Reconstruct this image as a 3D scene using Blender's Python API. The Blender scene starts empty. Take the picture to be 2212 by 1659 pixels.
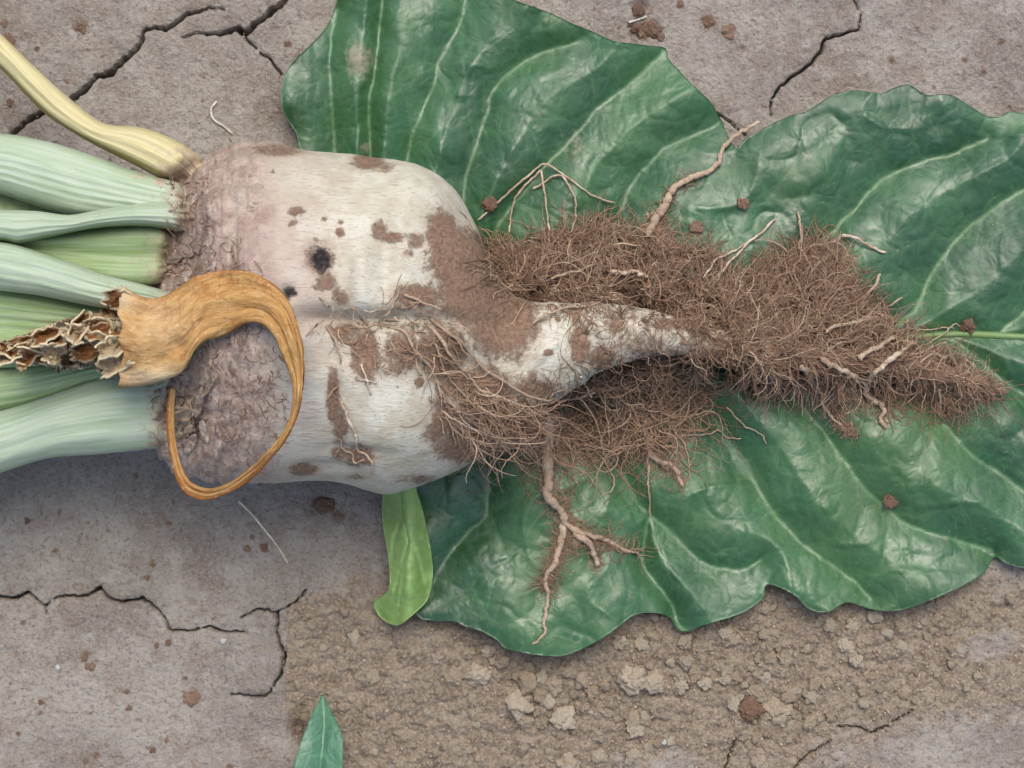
import bpy, bmesh, math, random
import numpy as np
from mathutils import Vector, noise as mnoise

# ------------------------------------------------------------------ camera, sky, sun, exposure
W, HH = 2212.0, 1659.0            # working units for sketching positions on the ground
CAMH = 0.75                       # camera height over the soil (m)
K = 0.36 / W                      # metres per unit on the soil
scn = bpy.context.scene
col = scn.collection
random.seed(4); rng = np.random.default_rng(11)

cam = bpy.data.cameras.new("camera"); camo = bpy.data.objects.new("camera", cam); col.objects.link(camo)
camo.location = (0, 0, CAMH); camo.rotation_euler = (0, 0, 0)
cam.sensor_width = 36; cam.lens = 36 * CAMH / 0.36
cam.clip_start = 0.01; cam.clip_end = 200
scn.camera = camo

SUN_EL, SUN_AZ = math.radians(64), math.radians(8)      # azimuth clockwise from +Y
w = bpy.data.worlds.new("World"); scn.world = w; w.use_nodes = True
wn = w.node_tree.nodes; bg = wn["Background"]
sky = wn.new("ShaderNodeTexSky"); sky.sky_type = 'NISHITA'; sky.sun_disc = False
sky.sun_elevation = SUN_EL; sky.sun_rotation = SUN_AZ
sky.air_density = 1.0; sky.dust_density = 4.0; sky.ozone_density = 1.0
w.node_tree.links.new(sky.outputs[0], bg.inputs[0]); bg.inputs[1].default_value = 0.15
sl = bpy.data.lights.new("sun", 'SUN'); sl.energy = 1.4; sl.angle = math.radians(35); sl.color = (1, 0.95, 0.87)
so = bpy.data.objects.new("sun", sl); col.objects.link(so)
d = Vector((math.sin(SUN_AZ) * math.cos(SUN_EL), math.cos(SUN_AZ) * math.cos(SUN_EL), math.sin(SUN_EL)))
so.rotation_euler = d.to_track_quat('Z', 'Y').to_euler(); so.location = d * 3
scn.view_settings.view_transform = 'Standard'; scn.view_settings.look = 'None'
scn.view_settings.gamma = 1; scn.view_settings.use_curve_mapping = False
scn.view_settings.exposure = 0.52
scn.render.engine = 'CYCLES'; scn.cycles.use_denoising = True; scn.cycles.use_adaptive_sampling = True; scn.cycles.adaptive_threshold = 0.03
scn.cycles.max_bounces = 6; scn.cycles.diffuse_bounces = 3; scn.cycles.glossy_bounces = 2; scn.cycles.transmission_bounces = 3

# ------------------------------------------------------------------ helpers: space, noise, meshes
def P(px, py, zmm):
    """place a sketched point at a real height (mm): world xyz arrays"""
    px = np.asarray(px, float); py = np.asarray(py, float); z = np.asarray(zmm, float) * 1e-3
    s = K * (CAMH - z) / CAMH
    return np.stack(np.broadcast_arrays((px - W / 2) * s, (HH / 2 - py) * s, z), -1)

def U(v):
    s = K * (CAMH - v[..., 2]) / CAMH
    return v[..., 0] / s + W / 2, HH / 2 - v[..., 1] / s

TAB = np.random.default_rng(3).random((256, 256))
def vn(x, y, seed=0):
    x = np.asarray(x, float) + seed * 17.31; y = np.asarray(y, float) + seed * 5.77
    xi = np.floor(x).astype(int); yi = np.floor(y).astype(int); fx = x - xi; fy = y - yi
    fx = fx * fx * fx * (fx * (fx * 6 - 15) + 10); fy = fy * fy * fy * (fy * (fy * 6 - 15) + 10)
    a = TAB[xi % 256, yi % 256]; b = TAB[(xi + 1) % 256, yi % 256]; c = TAB[xi % 256, (yi + 1) % 256]; e = TAB[(xi + 1) % 256, (yi + 1) % 256]
    return (a + (b - a) * fx) * (1 - fy) + (c + (e - c) * fx) * fy
def fbm(x, y, o=4, seed=0, g=0.5):
    r = 0; am = 1; t = 0
    for i in range(o):
        r = r + am * vn(x * 2 ** i, y * 2 ** i, seed + i * 3); t += am; am *= g
    return r / t - 0.5
JX = np.random.default_rng(5).random((128, 128)); JY = np.random.default_rng(6).random((128, 128))
def worley(x, y, seed=0):
    x = np.asarray(x, float) + seed * 13.7; y = np.asarray(y, float) + seed * 7.1
    xi = np.floor(x).astype(int); yi = np.floor(y).astype(int); d1 = np.full(x.shape, 9.0)
    for i in (-1, 0, 1):
        for j in (-1, 0, 1):
            cx = xi + i; cy = yi + j
            dd = (cx + JX[cx % 128, cy % 128] - x) ** 2 + (cy + JY[cx % 128, cy % 128] - y) ** 2
            d1 = np.minimum(d1, dd)
    return np.sqrt(d1)
def sstep(a, b, x):
    t = np.clip((x - a) / (b - a), 0, 1); return t * t * (3 - 2 * t)
def gauss(px, py, cx, cy, rx, ry):
    return np.exp(-((px - cx) / rx) ** 2 - ((py - cy) / ry) ** 2)

def spline(pts, n):
    """Catmull-Rom through rows of pts, n samples evenly by length of the first two columns"""
    p = np.asarray(pts, float)
    if len(p) == 2: p = np.array([p[0], (p[0] + p[1]) / 2, p[1]])
    q = np.vstack([2 * p[0] - p[1], p, 2 * p[-1] - p[-2]]); out = []
    for i in range(1, len(q) - 2):
        t = np.linspace(0, 1, 16, endpoint=False)[:, None]
        a, b, c, e = q[i - 1], q[i], q[i + 1], q[i + 2]
        out.append(0.5 * (2 * b + (c - a) * t + (2 * a - 5 * b + 4 * c - e) * t ** 2 + (3 * b - a - 3 * c + e) * t ** 3))
    out = np.vstack(out + [p[-1:]])
    L = np.r_[0, np.cumsum(np.hypot(*np.diff(out[:, :2], axis=0).T))]
    s = np.linspace(0, L[-1], n)
    return np.stack([np.interp(s, L, out[:, k]) for k in range(p.shape[1])], 1)

def seg_dist(px, py, pts):
    """distance to polyline, interpolated extra columns at the nearest point, nearest point"""
    px = np.asarray(px, float); py = np.asarray(py, float); p = np.asarray(pts, float)
    best = np.full(px.shape, 1e9); nx = np.zeros(px.shape); ny = np.zeros(px.shape); wv = np.zeros(px.shape)
    for a, b in zip(p[:-1], p[1:]):
        dx, dy = b[0] - a[0], b[1] - a[1]; L = dx * dx + dy * dy + 1e-9
        t = np.clip(((px - a[0]) * dx + (py - a[1]) * dy) / L, 0, 1)
        qx = a[0] + t * dx; qy = a[1] + t * dy; dd = np.hypot(px - qx, py - qy); m = dd < best
        best = np.where(m, dd, best); nx = np.where(m, qx, nx); ny = np.where(m, qy, ny)
        if p.shape[1] > 2: wv = np.where(m, a[2] + t * (b[2] - a[2]), wv)
    return best, wv, nx, ny

def inside(px, py, poly):
    px = np.asarray(px, float); py = np.asarray(py, float); r = np.zeros(px.shape, bool); q = np.asarray(poly)
    for a, b in zip(q, np.roll(q, -1, 0)):
        c = ((a[1] > py) != (b[1] > py)) & (px < (b[0] - a[0]) * (py - a[1]) / (b[1] - a[1] + 1e-12) + a[0])
        r ^= c
    return r

def mesh_obj(name, V, F, mat, parent=None, attrs=None, uv=None, smooth=True, kind=None):
    V = np.asarray(V, np.float32).reshape(-1, 3); F = np.asarray(F, np.int32)
    me = bpy.data.meshes.new(name); k = F.shape[1]
    me.vertices.add(len(V)); me.vertices.foreach_set("co", V.ravel())
    me.loops.add(F.size); me.loops.foreach_set("vertex_index", F.ravel())
    me.polygons.add(len(F)); me.polygons.foreach_set("loop_start", np.arange(0, F.size, k, dtype=np.int32))
    me.polygons.foreach_set("loop_total", np.full(len(F), k, np.int32))
    me.polygons.foreach_set("use_smooth", np.full(len(F), smooth, bool))
    for n, a in (attrs or {}).items():
        at = me.attributes.new(n, 'FLOAT', 'POINT'); at.data.foreach_set("value", np.asarray(a, np.float32).ravel())
    if uv is not None:
        ul = me.uv_layers.new(name="UVMap"); ul.data.foreach_set("uv", np.asarray(uv, np.float32).reshape(-1, 2)[F.ravel()].ravel())
    me.update(calc_edges=True); me.validate()
    me.materials.append(mat)
    o = bpy.data.objects.new(name, me); col.objects.link(o)
    if parent is not None: put(o, parent)
    if kind: o["kind"] = kind
    return o
def put(o, parent):
    o.parent = parent; o.matrix_parent_inverse = Vector_inv(parent)
def Vector_inv(p):
    from mathutils import Matrix
    return Matrix() if p.parent else Matrix.Translation(-p.location)
def empty(name, loc, label, cat, group=None):
    o = bpy.data.objects.new(name, None); col.objects.link(o); o.location = loc; o.empty_display_size = 0.01
    return tag(o, label, cat, group)
def tag(o, label, cat, group=None):
    o["label"] = label; o["category"] = cat
    if group: o["group"] = group
    return o
def gridfaces(n, m, wrap=False):
    i, j = np.meshgrid(np.arange(n - 1), np.arange(m if wrap else m - 1), indexing='ij')
    j2 = (j + 1) % m
    return np.stack([i * m + j, (i + 1) * m + j, (i + 1) * m + j2, i * m + j2], -1).reshape(-1, 4)

# ------------------------------------------------------------------ materials
class NT:
    def __init__(s, name, rough=0.8, spec=0.3):
        s.m = bpy.data.materials.new(name); s.m.use_nodes = True; s.t = s.m.node_tree; s.n = s.t.nodes
        s.b = s.n["Principled BSDF"]; s.b.inputs["Roughness"].default_value = rough
        s.b.inputs["Specular IOR Level"].default_value = spec
        s.tc = s.n.new("ShaderNodeTexCoord")
    def link(s, a, b): s.t.links.new(a, b)
    def setv(s, sock, v):
        if isinstance(v, bpy.types.NodeSocket): s.link(v, sock)
        elif isinstance(v, tuple): sock.default_value = v + (1,) if len(v) == 3 and sock.type == 'RGBA' else v
        else: sock.default_value = v
    def coord(s, kind="Object", scale=(1, 1, 1), rot=(0, 0, 0)):
        mp = s.n.new("ShaderNodeMapping"); s.link(s.tc.outputs[kind], mp.inputs[0])
        mp.inputs["Scale"].default_value = scale; mp.inputs["Rotation"].default_value = rot; return mp.outputs[0]
    def noise(s, scale, detail=4, rough=0.55, vec=None, dist=0.0):
        x = s.n.new("ShaderNodeTexNoise"); x.inputs["Scale"].default_value = scale; x.inputs["Detail"].default_value = detail
        x.inputs["Roughness"].default_value = rough; x.inputs["Distortion"].default_value = dist
        s.link(vec or s.tc.outputs["Object"], x.inputs["Vector"]); return x.outputs["Fac"]
    def voro(s, scale, feat='F1', vec=None):
        x = s.n.new("ShaderNodeTexVoronoi"); x.feature = feat; x.inputs["Scale"].default_value = scale
        s.link(vec or s.tc.outputs["Object"], x.inputs["Vector"]); return x.outputs["Distance"]
    def attr(s, name):
        x = s.n.new("ShaderNodeAttribute"); x.attribute_name = name; return x.outputs["Fac"]
    def math(s, op, a, b=0.0, clamp=False):
        x = s.n.new("ShaderNodeMath"); x.operation = op; x.use_clamp = clamp; s.setv(x.inputs[0], a); s.setv(x.inputs[1], b); return x.outputs[0]
    def step(s, a, lo, hi, o0=0.0, o1=1.0):
        x = s.n.new("ShaderNodeMapRange"); x.interpolation_type = 'SMOOTHSTEP'
        s.setv(x.inputs["Value"], a); x.inputs["From Min"].default_value = lo; x.inputs["From Max"].default_value = hi
        x.inputs["To Min"].default_value = o0; x.inputs["To Max"].default_value = o1; return x.outputs[0]
    def mix(s, f, a, b, mode='MIX'):
        x = s.n.new("ShaderNodeMix"); x.data_type = 'RGBA'; x.blend_type = mode
        s.setv(x.inputs["Factor"], f); s.setv(x.inputs[6], a); s.setv(x.inputs[7], b); return x.outputs[2]
    def bump(s, h, dist, strength=1.0, nrm=None):
        x = s.n.new("ShaderNodeBump"); x.inputs["Distance"].default_value = dist; x.inputs["Strength"].default_value = strength
        s.link(h, x.inputs["Height"])
        if nrm: s.link(nrm, x.inputs["Normal"])
        return x.outputs[0]
    def done(s, colr, nrm=None, rough=None):
        s.setv(s.b.inputs["Base Color"], colr)
        if nrm: s.link(nrm, s.b.inputs["Normal"])
        if rough is not None: s.setv(s.b.inputs["Roughness"], rough)
        return s.m

def soil_material():
    t = NT("cracked_soil", 0.95, 0.15)
    big = t.noise(22, 4, 0.6); mid = t.noise(140, 5, 0.62); fine = t.noise(900, 4, 0.7); grit = t.noise(2600, 2, 0.6)
    crust = t.mix(t.step(big, 0.36, 0.64), (0.247, 0.217, 0.184), (0.383, 0.353, 0.301)); crust = t.mix(t.step(t.noise(48, 5, 0.65), 0.5, 0.68, 0, 0.6), crust, (0.247, 0.192, 0.147))
    crust = t.mix(t.step(mid, 0.5, 0.72), crust, (0.389, 0.356, 0.316))
    crust = t.mix(t.step(mid, 0.47, 0.3, 0.0, 0.6), crust, (0.236, 0.186, 0.149))
    loose = t.mix(t.step(mid, 0.35, 0.65), (0.221, 0.171, 0.116), (0.340, 0.281, 0.201))
    loose = t.mix(t.step(fine, 0.4, 0.65, 0, 0.6), loose, (0.356, 0.301, 0.236))
    f = t.step(t.math('ADD', t.attr("loose"), t.math('MULTIPLY', t.math('SUBTRACT', t.noise(60, 5, 0.65), 0.5), 0.9)), 0.35, 0.65)
    c = t.mix(f, crust, loose)
    spot = t.step(t.noise(300, 3, 0.5), 0.62, 0.72, 0, 0.7)
    c = t.mix(spot, c, (0.15, 0.092, 0.062))
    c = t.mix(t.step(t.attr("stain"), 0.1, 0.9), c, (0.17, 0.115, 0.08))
    c = t.mix(t.step(fine, 0.45, 0.68, 0.0, 0.5), c, (0.44, 0.38, 0.325))
    c = t.mix(t.step(t.noise(620, 5, 0.7), 0.50, 0.36, 0.0, 0.5), c, (0.15, 0.112, 0.085))
    c = t.mix(t.step(grit, 0.58, 0.72, 0, 0.45), c, (0.13, 0.09, 0.07))
    h = t.math('ADD', t.math('ADD', t.math('MULTIPLY', fine, 0.9), t.math('MULTIPLY', grit, 0.4)), t.math('MULTIPLY', t.noise(260, 5, 0.6), 1.6))
    return t.done(c, t.bump(h, 0.0013, 1.0))

def crumb_material(name, a, b, k=1.0):
    """k: texture scale; crumbs are unit meshes scaled down, so their own space is about one unit wide"""
    t = NT(name, 0.95, 0.12)
    info = t.n.new("ShaderNodeObjectInfo")
    f = t.math('ADD', t.math('MULTIPLY', info.outputs["Random"], 0.55), t.math('MULTIPLY', t.noise(1.8 * k, 4, 0.6), 0.5))
    c = t.mix(t.step(f, 0.2, 0.9), a, b)
    c = t.mix(t.step(t.noise(6 * k, 4, 0.7), 0.5, 0.7, 0, 0.5), c, tuple(min(1, x * 1.3) for x in b))
    c = t.mix(t.step(t.noise(9 * k, 3, 0.7), 0.55, 0.7, 0, 0.4), c, tuple(x * 0.6 for x in a))
    return t.done(c, t.bump(t.noise(5 * k, 6, 0.7), 0.0013, 0.9))

def leaf_material(name, deep, mid, vein, rough=0.36, sc=1.0):
    t = NT(name, rough, 0.85)
    n1 = t.noise(28, 4, 0.55); n2 = t.noise(260, 4, 0.6)
    c = t.mix(t.step(n1, 0.35, 0.65), deep, mid)
    c = t.mix(t.step(n2, 0.45, 0.75, 0, 0.35), c, tuple(1.6 * x for x in mid)); c = t.mix(t.step(t.noise(11, 3, 0.6), 0.5, 0.7, 0, 0.5), c, (mid[0] * 1.6, mid[1] * 1.15, mid[2] * 0.7))
    vv = t.coord("Object", (1, 1, 0.2)); ds = t.noise(90, 2, 0.5, vv)
    mp = t.n.new("ShaderNodeVectorMath"); mp.operation = 'ADD'; t.link(vv, mp.inputs[0])
    sc_ = t.n.new("ShaderNodeVectorMath"); sc_.operation = 'SCALE'; nz = t.n.new("ShaderNodeTexNoise"); nz.inputs["Scale"].default_value = 70
    t.link(vv, nz.inputs["Vector"]); t.link(nz.outputs["Color"], sc_.inputs[0]); sc_.inputs["Scale"].default_value = 0.008; t.link(sc_.outputs[0], mp.inputs[1])
    e1 = t.voro(75 * sc, 'DISTANCE_TO_EDGE', mp.outputs[0]); e2 = t.voro(260 * sc, 'DISTANCE_TO_EDGE', mp.outputs[0])
    net1 = t.step(e1, 0.0, 0.03, 1, 0); net2 = t.step(e2, 0.0, 0.09, 1, 0)
    c = t.mix(t.math('MULTIPLY', net1, 0.13), c, vein); c = t.mix(t.math('MULTIPLY', net2, 0.07), c, vein)
    c = t.mix(t.math('MULTIPLY', t.attr("vein"), 0.36), c, vein)
    dust = t.step(t.math('ADD', t.attr("dust"), t.math('MULTIPLY', t.math('SUBTRACT', t.noise(420, 5, 0.7), 0.5), 0.9)), 0.45, 0.85, 0, 0.7)
    c = t.mix(dust, c, (0.36, 0.29, 0.22))
    sp = t.step(t.noise(1500, 1, 0.5), 0.74, 0.79, 0, 0.55); c = t.mix(sp, c, (0.35, 0.42, 0.2))
    hh = t.math('ADD', t.math('MULTIPLY', t.step(e1, 0, 0.2), 0.8), t.math('MULTIPLY', t.step(e2, 0, 0.3), 0.3))
    nr = t.bump(hh, 0.0009, 0.30); nr = t.bump(t.noise(330, 5, 0.65), 0.0006, 0.32, nr)
    r = t.math('ADD', t.step(t.noise(90, 6, 0.7), 0.3, 0.7, rough - 0.1, rough + 0.16), t.math('MULTIPLY', dust, 0.5))
    t.b.inputs["Subsurface Weight"].default_value = 0.0
    return t.done(c, nr, r)

def root_material():
    t = NT("beet_skin", 0.62, 0.35)
    st = t.coord("Object", (260, 1500, 900)); wr = t.noise(1.0, 3, 0.6, st, 0.6)
    st2 = t.coord("Object", (90, 420, 300)); wr2 = t.noise(1.0, 4, 0.6, st2)
    mid = t.noise(110, 5, 0.6); fine = t.noise(700, 5, 0.7)
    c = t.mix(t.step(mid, 0.35, 0.65), (0.408, 0.379, 0.290), (0.502, 0.495, 0.414))
    c = t.mix(t.step(wr, 0.53, 0.68, 0, 0.62), c, (0.293, 0.228, 0.161))
    c = t.mix(t.step(wr2, 0.52, 0.75, 0, 0.45), c, (0.341, 0.268, 0.215))
    crown = t.step(t.math('ADD', t.attr("crown"), t.math('MULTIPLY', t.math('SUBTRACT', mid, 0.5), 0.8)), 0.25, 0.8)
    cc = t.mix(t.step(t.noise(160, 5, 0.7), 0.35, 0.65), (0.25, 0.185, 0.145), (0.48, 0.39, 0.32))
    cc = t.mix(t.step(fine, 0.48, 0.66, 0, 0.7), cc, (0.15, 0.10, 0.075)); cc = t.mix(t.step(t.noise(420, 4, 0.7), 0.56, 0.7, 0, 0.6), cc, (0.56, 0.48, 0.40))
    c = t.mix(crown, c, cc)
    c = t.mix(t.math('MULTIPLY', t.attr("pink"), 0.38), c, (0.36, 0.235, 0.215))
    film = t.step(t.math('ADD', t.attr("soil"), t.math('MULTIPLY', t.math('SUBTRACT', t.noise(420, 6, 0.75), 0.5), 1.5)), 0.22, 0.62, 0, 0.5)
    c = t.mix(film, c, t.mix(t.step(mid, 0.45, 0.65), (0.33, 0.225, 0.155), (0.36, 0.19, 0.085)))
    soilf = t.step(t.math('ADD', t.attr("soil"), t.math('MULTIPLY', t.math('SUBTRACT', t.noise(330, 8, 0.8), 0.5), 1.5)), 0.42, 0.74)
    sc = t.mix(t.step(fine, 0.35, 0.68), (0.155, 0.088, 0.055), (0.29, 0.185, 0.125))
    c = t.mix(t.math('MULTIPLY', soilf, 0.93), c, sc)
    scar = t.step(t.math('ADD', t.attr("scar"), t.math('MULTIPLY', t.math('SUBTRACT', t.noise(480, 6, 0.8), 0.5), 1.7)), 0.4, 0.75)
    c = t.mix(scar, c, t.mix(t.step(fine, 0.4, 0.7), (0.025, 0.022, 0.025), (0.10, 0.085, 0.08)))
    h = t.math('ADD', t.math('MULTIPLY', wr, 0.35), t.math('MULTIPLY', fine, t.math('ADD', 0.15, t.math('ADD', t.math('MULTIPLY', soilf, 1.0), t.math('ADD', t.math('MULTIPLY', crown, 0.8), t.math('MULTIPLY', scar, 2.5))))))
    return t.done(c, t.bump(h, 0.0011, 0.8), t.step(soilf, 0, 1, 0.55, 0.95))

def stalk_material(name, base, pale, line, tint):
    t = NT(name, 0.42, 0.45)
    st = t.coord("UV", (1.5, 16, 1)); st2 = t.coord("UV", (3, 60, 1)); bl = t.coord("UV", (4, 2.5, 1))
    c = t.mix(t.step(t.noise(1, 3, 0.6, st), 0.38, 0.62), base, pale)
    c = t.mix(t.step(t.noise(1, 2, 0.6, st2), 0.52, 0.75, 0, 0.28), c, line)
    c = t.mix(t.step(t.noise(1, 4, 0.6, bl), 0.55, 0.75, 0, 0.6), c, tint)
    c = t.mix(t.attr("under"), c, tuple(x * 0.75 for x in line))
    dirt = t.step(t.math('ADD', t.attr("dirt"), t.math('MULTIPLY', t.math('SUBTRACT', t.noise(300, 8, 0.8), 0.5), 1.7)), 0.45, 0.9, 0, 0.85)
    c = t.mix(dirt, c, t.mix(t.step(t.noise(260, 5, 0.7), 0.35, 0.65), (0.24, 0.16, 0.11), (0.43, 0.33, 0.255)))
    t.b.inputs["Subsurface Weight"].default_value = 0.12; t.b.inputs["Subsurface Radius"].default_value = (0.4, 0.5, 0.2); t.b.inputs["Subsurface Scale"].default_value = 0.004
    h = t.math('ADD', t.math('MULTIPLY', t.noise(1, 2, 0.6, st2), 0.6), t.math('MULTIPLY', t.noise(500, 4), 0.4))
    return t.done(c, t.bump(h, 0.0006, 0.4), t.step(dirt, 0, 1, 0.40, 0.9))

def dry_material(name, a, b, dark):
    t = NT(name, 0.6, 0.35)
    st = t.coord("UV", (4, 14, 1)); n1 = t.noise(1, 5, 0.65, st, 0.4); n2 = t.noise(420, 5, 0.65); n3 = t.noise(90, 3)
    c = t.mix(t.step(n1, 0.35, 0.65), a, b)
    c = t.mix(t.step(t.math('ADD', t.attr("dark"), t.math('MULTIPLY', t.math('SUBTRACT', n2, 0.5), 0.8)), 0.3, 0.8), c, dark)
    c = t.mix(t.step(n2, 0.52, 0.72, 0, 0.5), c, (0.62, 0.46, 0.26))
    wv = t.noise(60, 3, 0.5, None, 1.2); c = t.mix(t.step(t.math('ABSOLUTE', t.math('SUBTRACT', wv, 0.5)), 0.0, 0.02, 0.55, 0), c, dark)
    c = t.mix(t.math('MULTIPLY', t.attr("pale"), 0.8), c, (0.60, 0.51, 0.33))
    return t.done(c, t.bump(t.math('ADD', n1, t.math('MULTIPLY', n2, 0.6)), 0.0013, 0.8))

def fibre_material(name, a, b, pale):
    t = NT(name, 0.75, 0.25)
    c = t.mix(t.attr("shade"), a, b); c = t.mix(t.step(t.attr("shade"), 0.86, 1.0), c, pale)
    c = t.mix(t.step(t.noise(420, 5, 0.75), 0.5, 0.68, 0, 0.6), c, (0.19, 0.12, 0.08))
    return t.done(c, t.bump(t.noise(1100, 4, 0.7), 0.0009, 0.9))

M_SOIL = soil_material()
M_CRUMB = crumb_material("loose_crumb", (0.330, 0.259, 0.179), (0.470, 0.405, 0.308))
M_BROWN = crumb_material("brown_crumb", (0.19, 0.115, 0.078), (0.28, 0.19, 0.135))
M_GRIT = crumb_material("white_grit", (0.7, 0.69, 0.66), (0.8, 0.8, 0.78))
M_LEAF = leaf_material("beet_leaf", (0.013, 0.062, 0.020), (0.027, 0.102, 0.032), (0.15, 0.27, 0.10), 0.47)
M_PALE = leaf_material("pale_leaf", (0.14, 0.25, 0.055), (0.20, 0.33, 0.09), (0.36, 0.48, 0.20), 0.55, 0.8)
M_GRASS = leaf_material("grass_leaf", (0.045, 0.145, 0.075), (0.065, 0.18, 0.095), (0.2, 0.36, 0.2), 0.5, 1.5)
M_ROOT = root_material()
M_FIB = fibre_material("root_fibre", (0.125, 0.070, 0.045), (0.44, 0.29, 0.19), (0.60, 0.47, 0.33))
M_SIDE = fibre_material("side_root_bark", (0.29, 0.20, 0.135), (0.49, 0.375, 0.265), (0.62, 0.52, 0.40))
M_DRY = dry_material("withered_blade", (0.342, 0.175, 0.048), (0.477, 0.285, 0.104), (0.279, 0.097, 0.015))
M_CRISP = dry_material("crisp_blade", (0.34, 0.22, 0.12), (0.50, 0.39, 0.25), (0.22, 0.09, 0.025))
M_GREEN = stalk_material("green_stalk", (0.303, 0.392, 0.253), (0.380, 0.450, 0.348), (0.253, 0.347, 0.174), (0.352, 0.392, 0.285))
M_LIME = stalk_material("lime_stalk", (0.212, 0.309, 0.124), (0.303, 0.388, 0.215), (0.143, 0.230, 0.063), (0.273, 0.317, 0.149))
M_YELLOW = stalk_material("yellow_stalk", (0.475, 0.414, 0.190), (0.546, 0.495, 0.285), (0.334, 0.261, 0.071), (0.493, 0.414, 0.257))
M_STRAW = fibre_material("dry_straw", (0.45, 0.38, 0.28), (0.62, 0.56, 0.46), (0.7, 0.66, 0.58))

# ------------------------------------------------------------------ ground: crust, loose soil, drying cracks
CR = [
 [(483,20,3),(450,15,5),(430,25,7),(397,33,9),(377,50,12),(357,64,12),(333,58,9),(310,67,9),(306,83,11),(293,107,12),(277,123,14),(257,140,15),(240,157,15),(207,165,13),(193,183,14),(163,207,13),(125,230,12),(87,245,12),(63,257,13),(33,283,11),(0,310,10),(-80,350,8),(-200,370,5)],
 [(393,80,2.5),(430,70,6),(457,72,9),(483,72,10),(510,62,12),(530,70,13),(553,50,14),(580,30,15),(613,0,15),(650,-50,15),(680,-120,14),(760,-220,8)],
 [(530,70,5),(533,87,3.5),(560,110,3.5),(583,127,3.5),(607,160,2.5)],
 [(-140,1300,6),(-60,1288,8),(0,1290,8),(30,1293,8),(60,1280,8),(97,1308,5),(124,1290,6),(187,1288,7),(214,1271,9),(232,1290,8),(262,1303,9),(307,1293,9),(337,1316,8),(356,1335,6),(364,1361,6),(412,1363,6),(450,1353,6),(484,1365,6),(525,1365,4)],
 [(97,1308,5),(100,1325,2.5)],
 [(520,1335,3),(562,1316,6),(600,1323,7),(597,1368,7),(610,1400,7),(615,1417,8),(608,1455,7),(592,1481,5),(570,1507,4),(500,1500,2)],
 [(600,1323,5),(640,1300,6),(660,1275,4)],
 [(1840,-90,4),(1846,0,5),(1861,33,5),(1857,62,6),(1782,83,8),(1773,112,8),(1757,133,8),(1736,150,8),(1707,167,8),(1682,192,6),(1665,217,4.5),(1667,250,3)],
 [(1530,228,5),(1561,252,6),(1596,279,5),(1630,310,4)],
 [(1973,1535,3),(1930,1560,4.5),(1886,1585,5),(1855,1572,4),(1811,1569,3)],
 [(1792,1603,3.5),(1755,1625,3.5),(1730,1645,3.5),(1700,1690,3)],
 [(1560,1700,3),(1575,1640,3.5),(1590,1600,2.5)],
]
def jitter(pts, step=7, amp=2.4):
    out = []
    for a, b in zip(pts[:-1], pts[1:]):
        n = max(1, int(math.hypot(b[0] - a[0], b[1] - a[1]) / step))
        for i in range(n):
            t = i / n; k = amp if i else 0.6
            out.append((a[0] + (b[0] - a[0]) * t + random.uniform(-k, k), a[1] + (b[1] - a[1]) * t + random.uniform(-k, k),
                        (a[2] + (b[2] - a[2]) * t) * random.uniform(0.75, 1.25)))
    return out + [pts[-1]]
CR = [jitter(c) for c in CR]

def loose_mask(px, py):
    n = 60 * fbm(px / 60, py / 60, 4, 5)
    m = sstep(590, 640, px + 0.5 * n - 0.22 * np.clip(py - 1470, 0, 400)) * sstep(1255, 1320, py + n)
    m = np.maximum(m, 0.62 * sstep(620, 800, px + 2 * n) * sstep(1120, 1290, py + 1.5 * n))
    m = m * (1 - 0.9 * gauss(px + n, py, 2120, 1640, 420, 130)) * (1 - 0.7 * gauss(px, py + n, 1420, 1660, 170, 55))
    m = m * (1 - 0.6 * gauss(px, py + n, 2150, 1400, 110, 60))
    return np.maximum(m, 0.9 * gauss(px, py, 1395, 60, 45, 30))
CLODS = [(175,57,17),(14,90,14),(1530,50,17),(1575,70,15),(420,1505,18),(185,1415,11),(330,1217,8),(318,1247,7),(195,1440,10),(572,1183,8),(533,1186,8),(545,1160,6),(22,225,9),(10,50,9),(623,97,8),(80,107,6),(145,175,6),(2165,90,7),(2085,130,7),(2125,155,7),(1470,10,10),(280,1530,7),(365,1387,8),(338,1395,6),(88,1540,5),(40,1585,6),(185,1645,8),(210,1633,8),(330,1620,7),(360,1600,6),(497,1655,7),(275,1495,7),(90,1515,7),(50,1345,7),(400,1465,6),(120,1190,6),(365,1130,7),(60,1125,8),(700,1090,16),(730,1120,13),(1925,250-120,8),(1980,60,6)]
def ground_h(px, py, L):
    h = 1.6 * fbm(px / 260, py / 260, 3, 1) + 1.0 * fbm(px / 46, py / 46, 4, 2) + 0.5 * fbm(px / 14, py / 14, 3, 4)
    pit = sstep(0.30, 0.12, worley(px / 34, py / 34, 3)) * (vn(px / 34, py / 34, 9) > 0.62)
    h = h - 0.35 * pit * (1 - L)
    lump = (0.62 - worley(px / 30, py / 30, 1)) * 2.8 + (0.6 - worley(px / 13, py / 13, 2)) * 1.5 + 2.0 * fbm(px / 70, py / 70, 3, 8)
    h = h + L * (lump - 1.6)
    flake = sstep(490, 520, px) * sstep(612, 600, px) * sstep(1400, 1412, py + 0.3 * (px - 550)) * sstep(1502, 1490, py)
    return h + 0.9 * flake
def axis(lim, fine, far):
    a = np.arange(-lim, lim + fine / 2, fine); s = fine; out = [lim]; x = lim
    while x < far:
        s *= 1.35; x += s; out.append(x)
    o = np.array(out[1:]); return np.r_[-o[::-1], a, o]
gx = axis(0.186, 0.00046, 40); gy = axis(0.142, 0.00046, 40)
GX, GY = np.meshgrid(gx, gy, indexing='ij')
px = GX / K + W / 2; py = HH / 2 - GY / K
near = (np.abs(GX) < 0.4) & (np.abs(GY) < 0.35)
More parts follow.
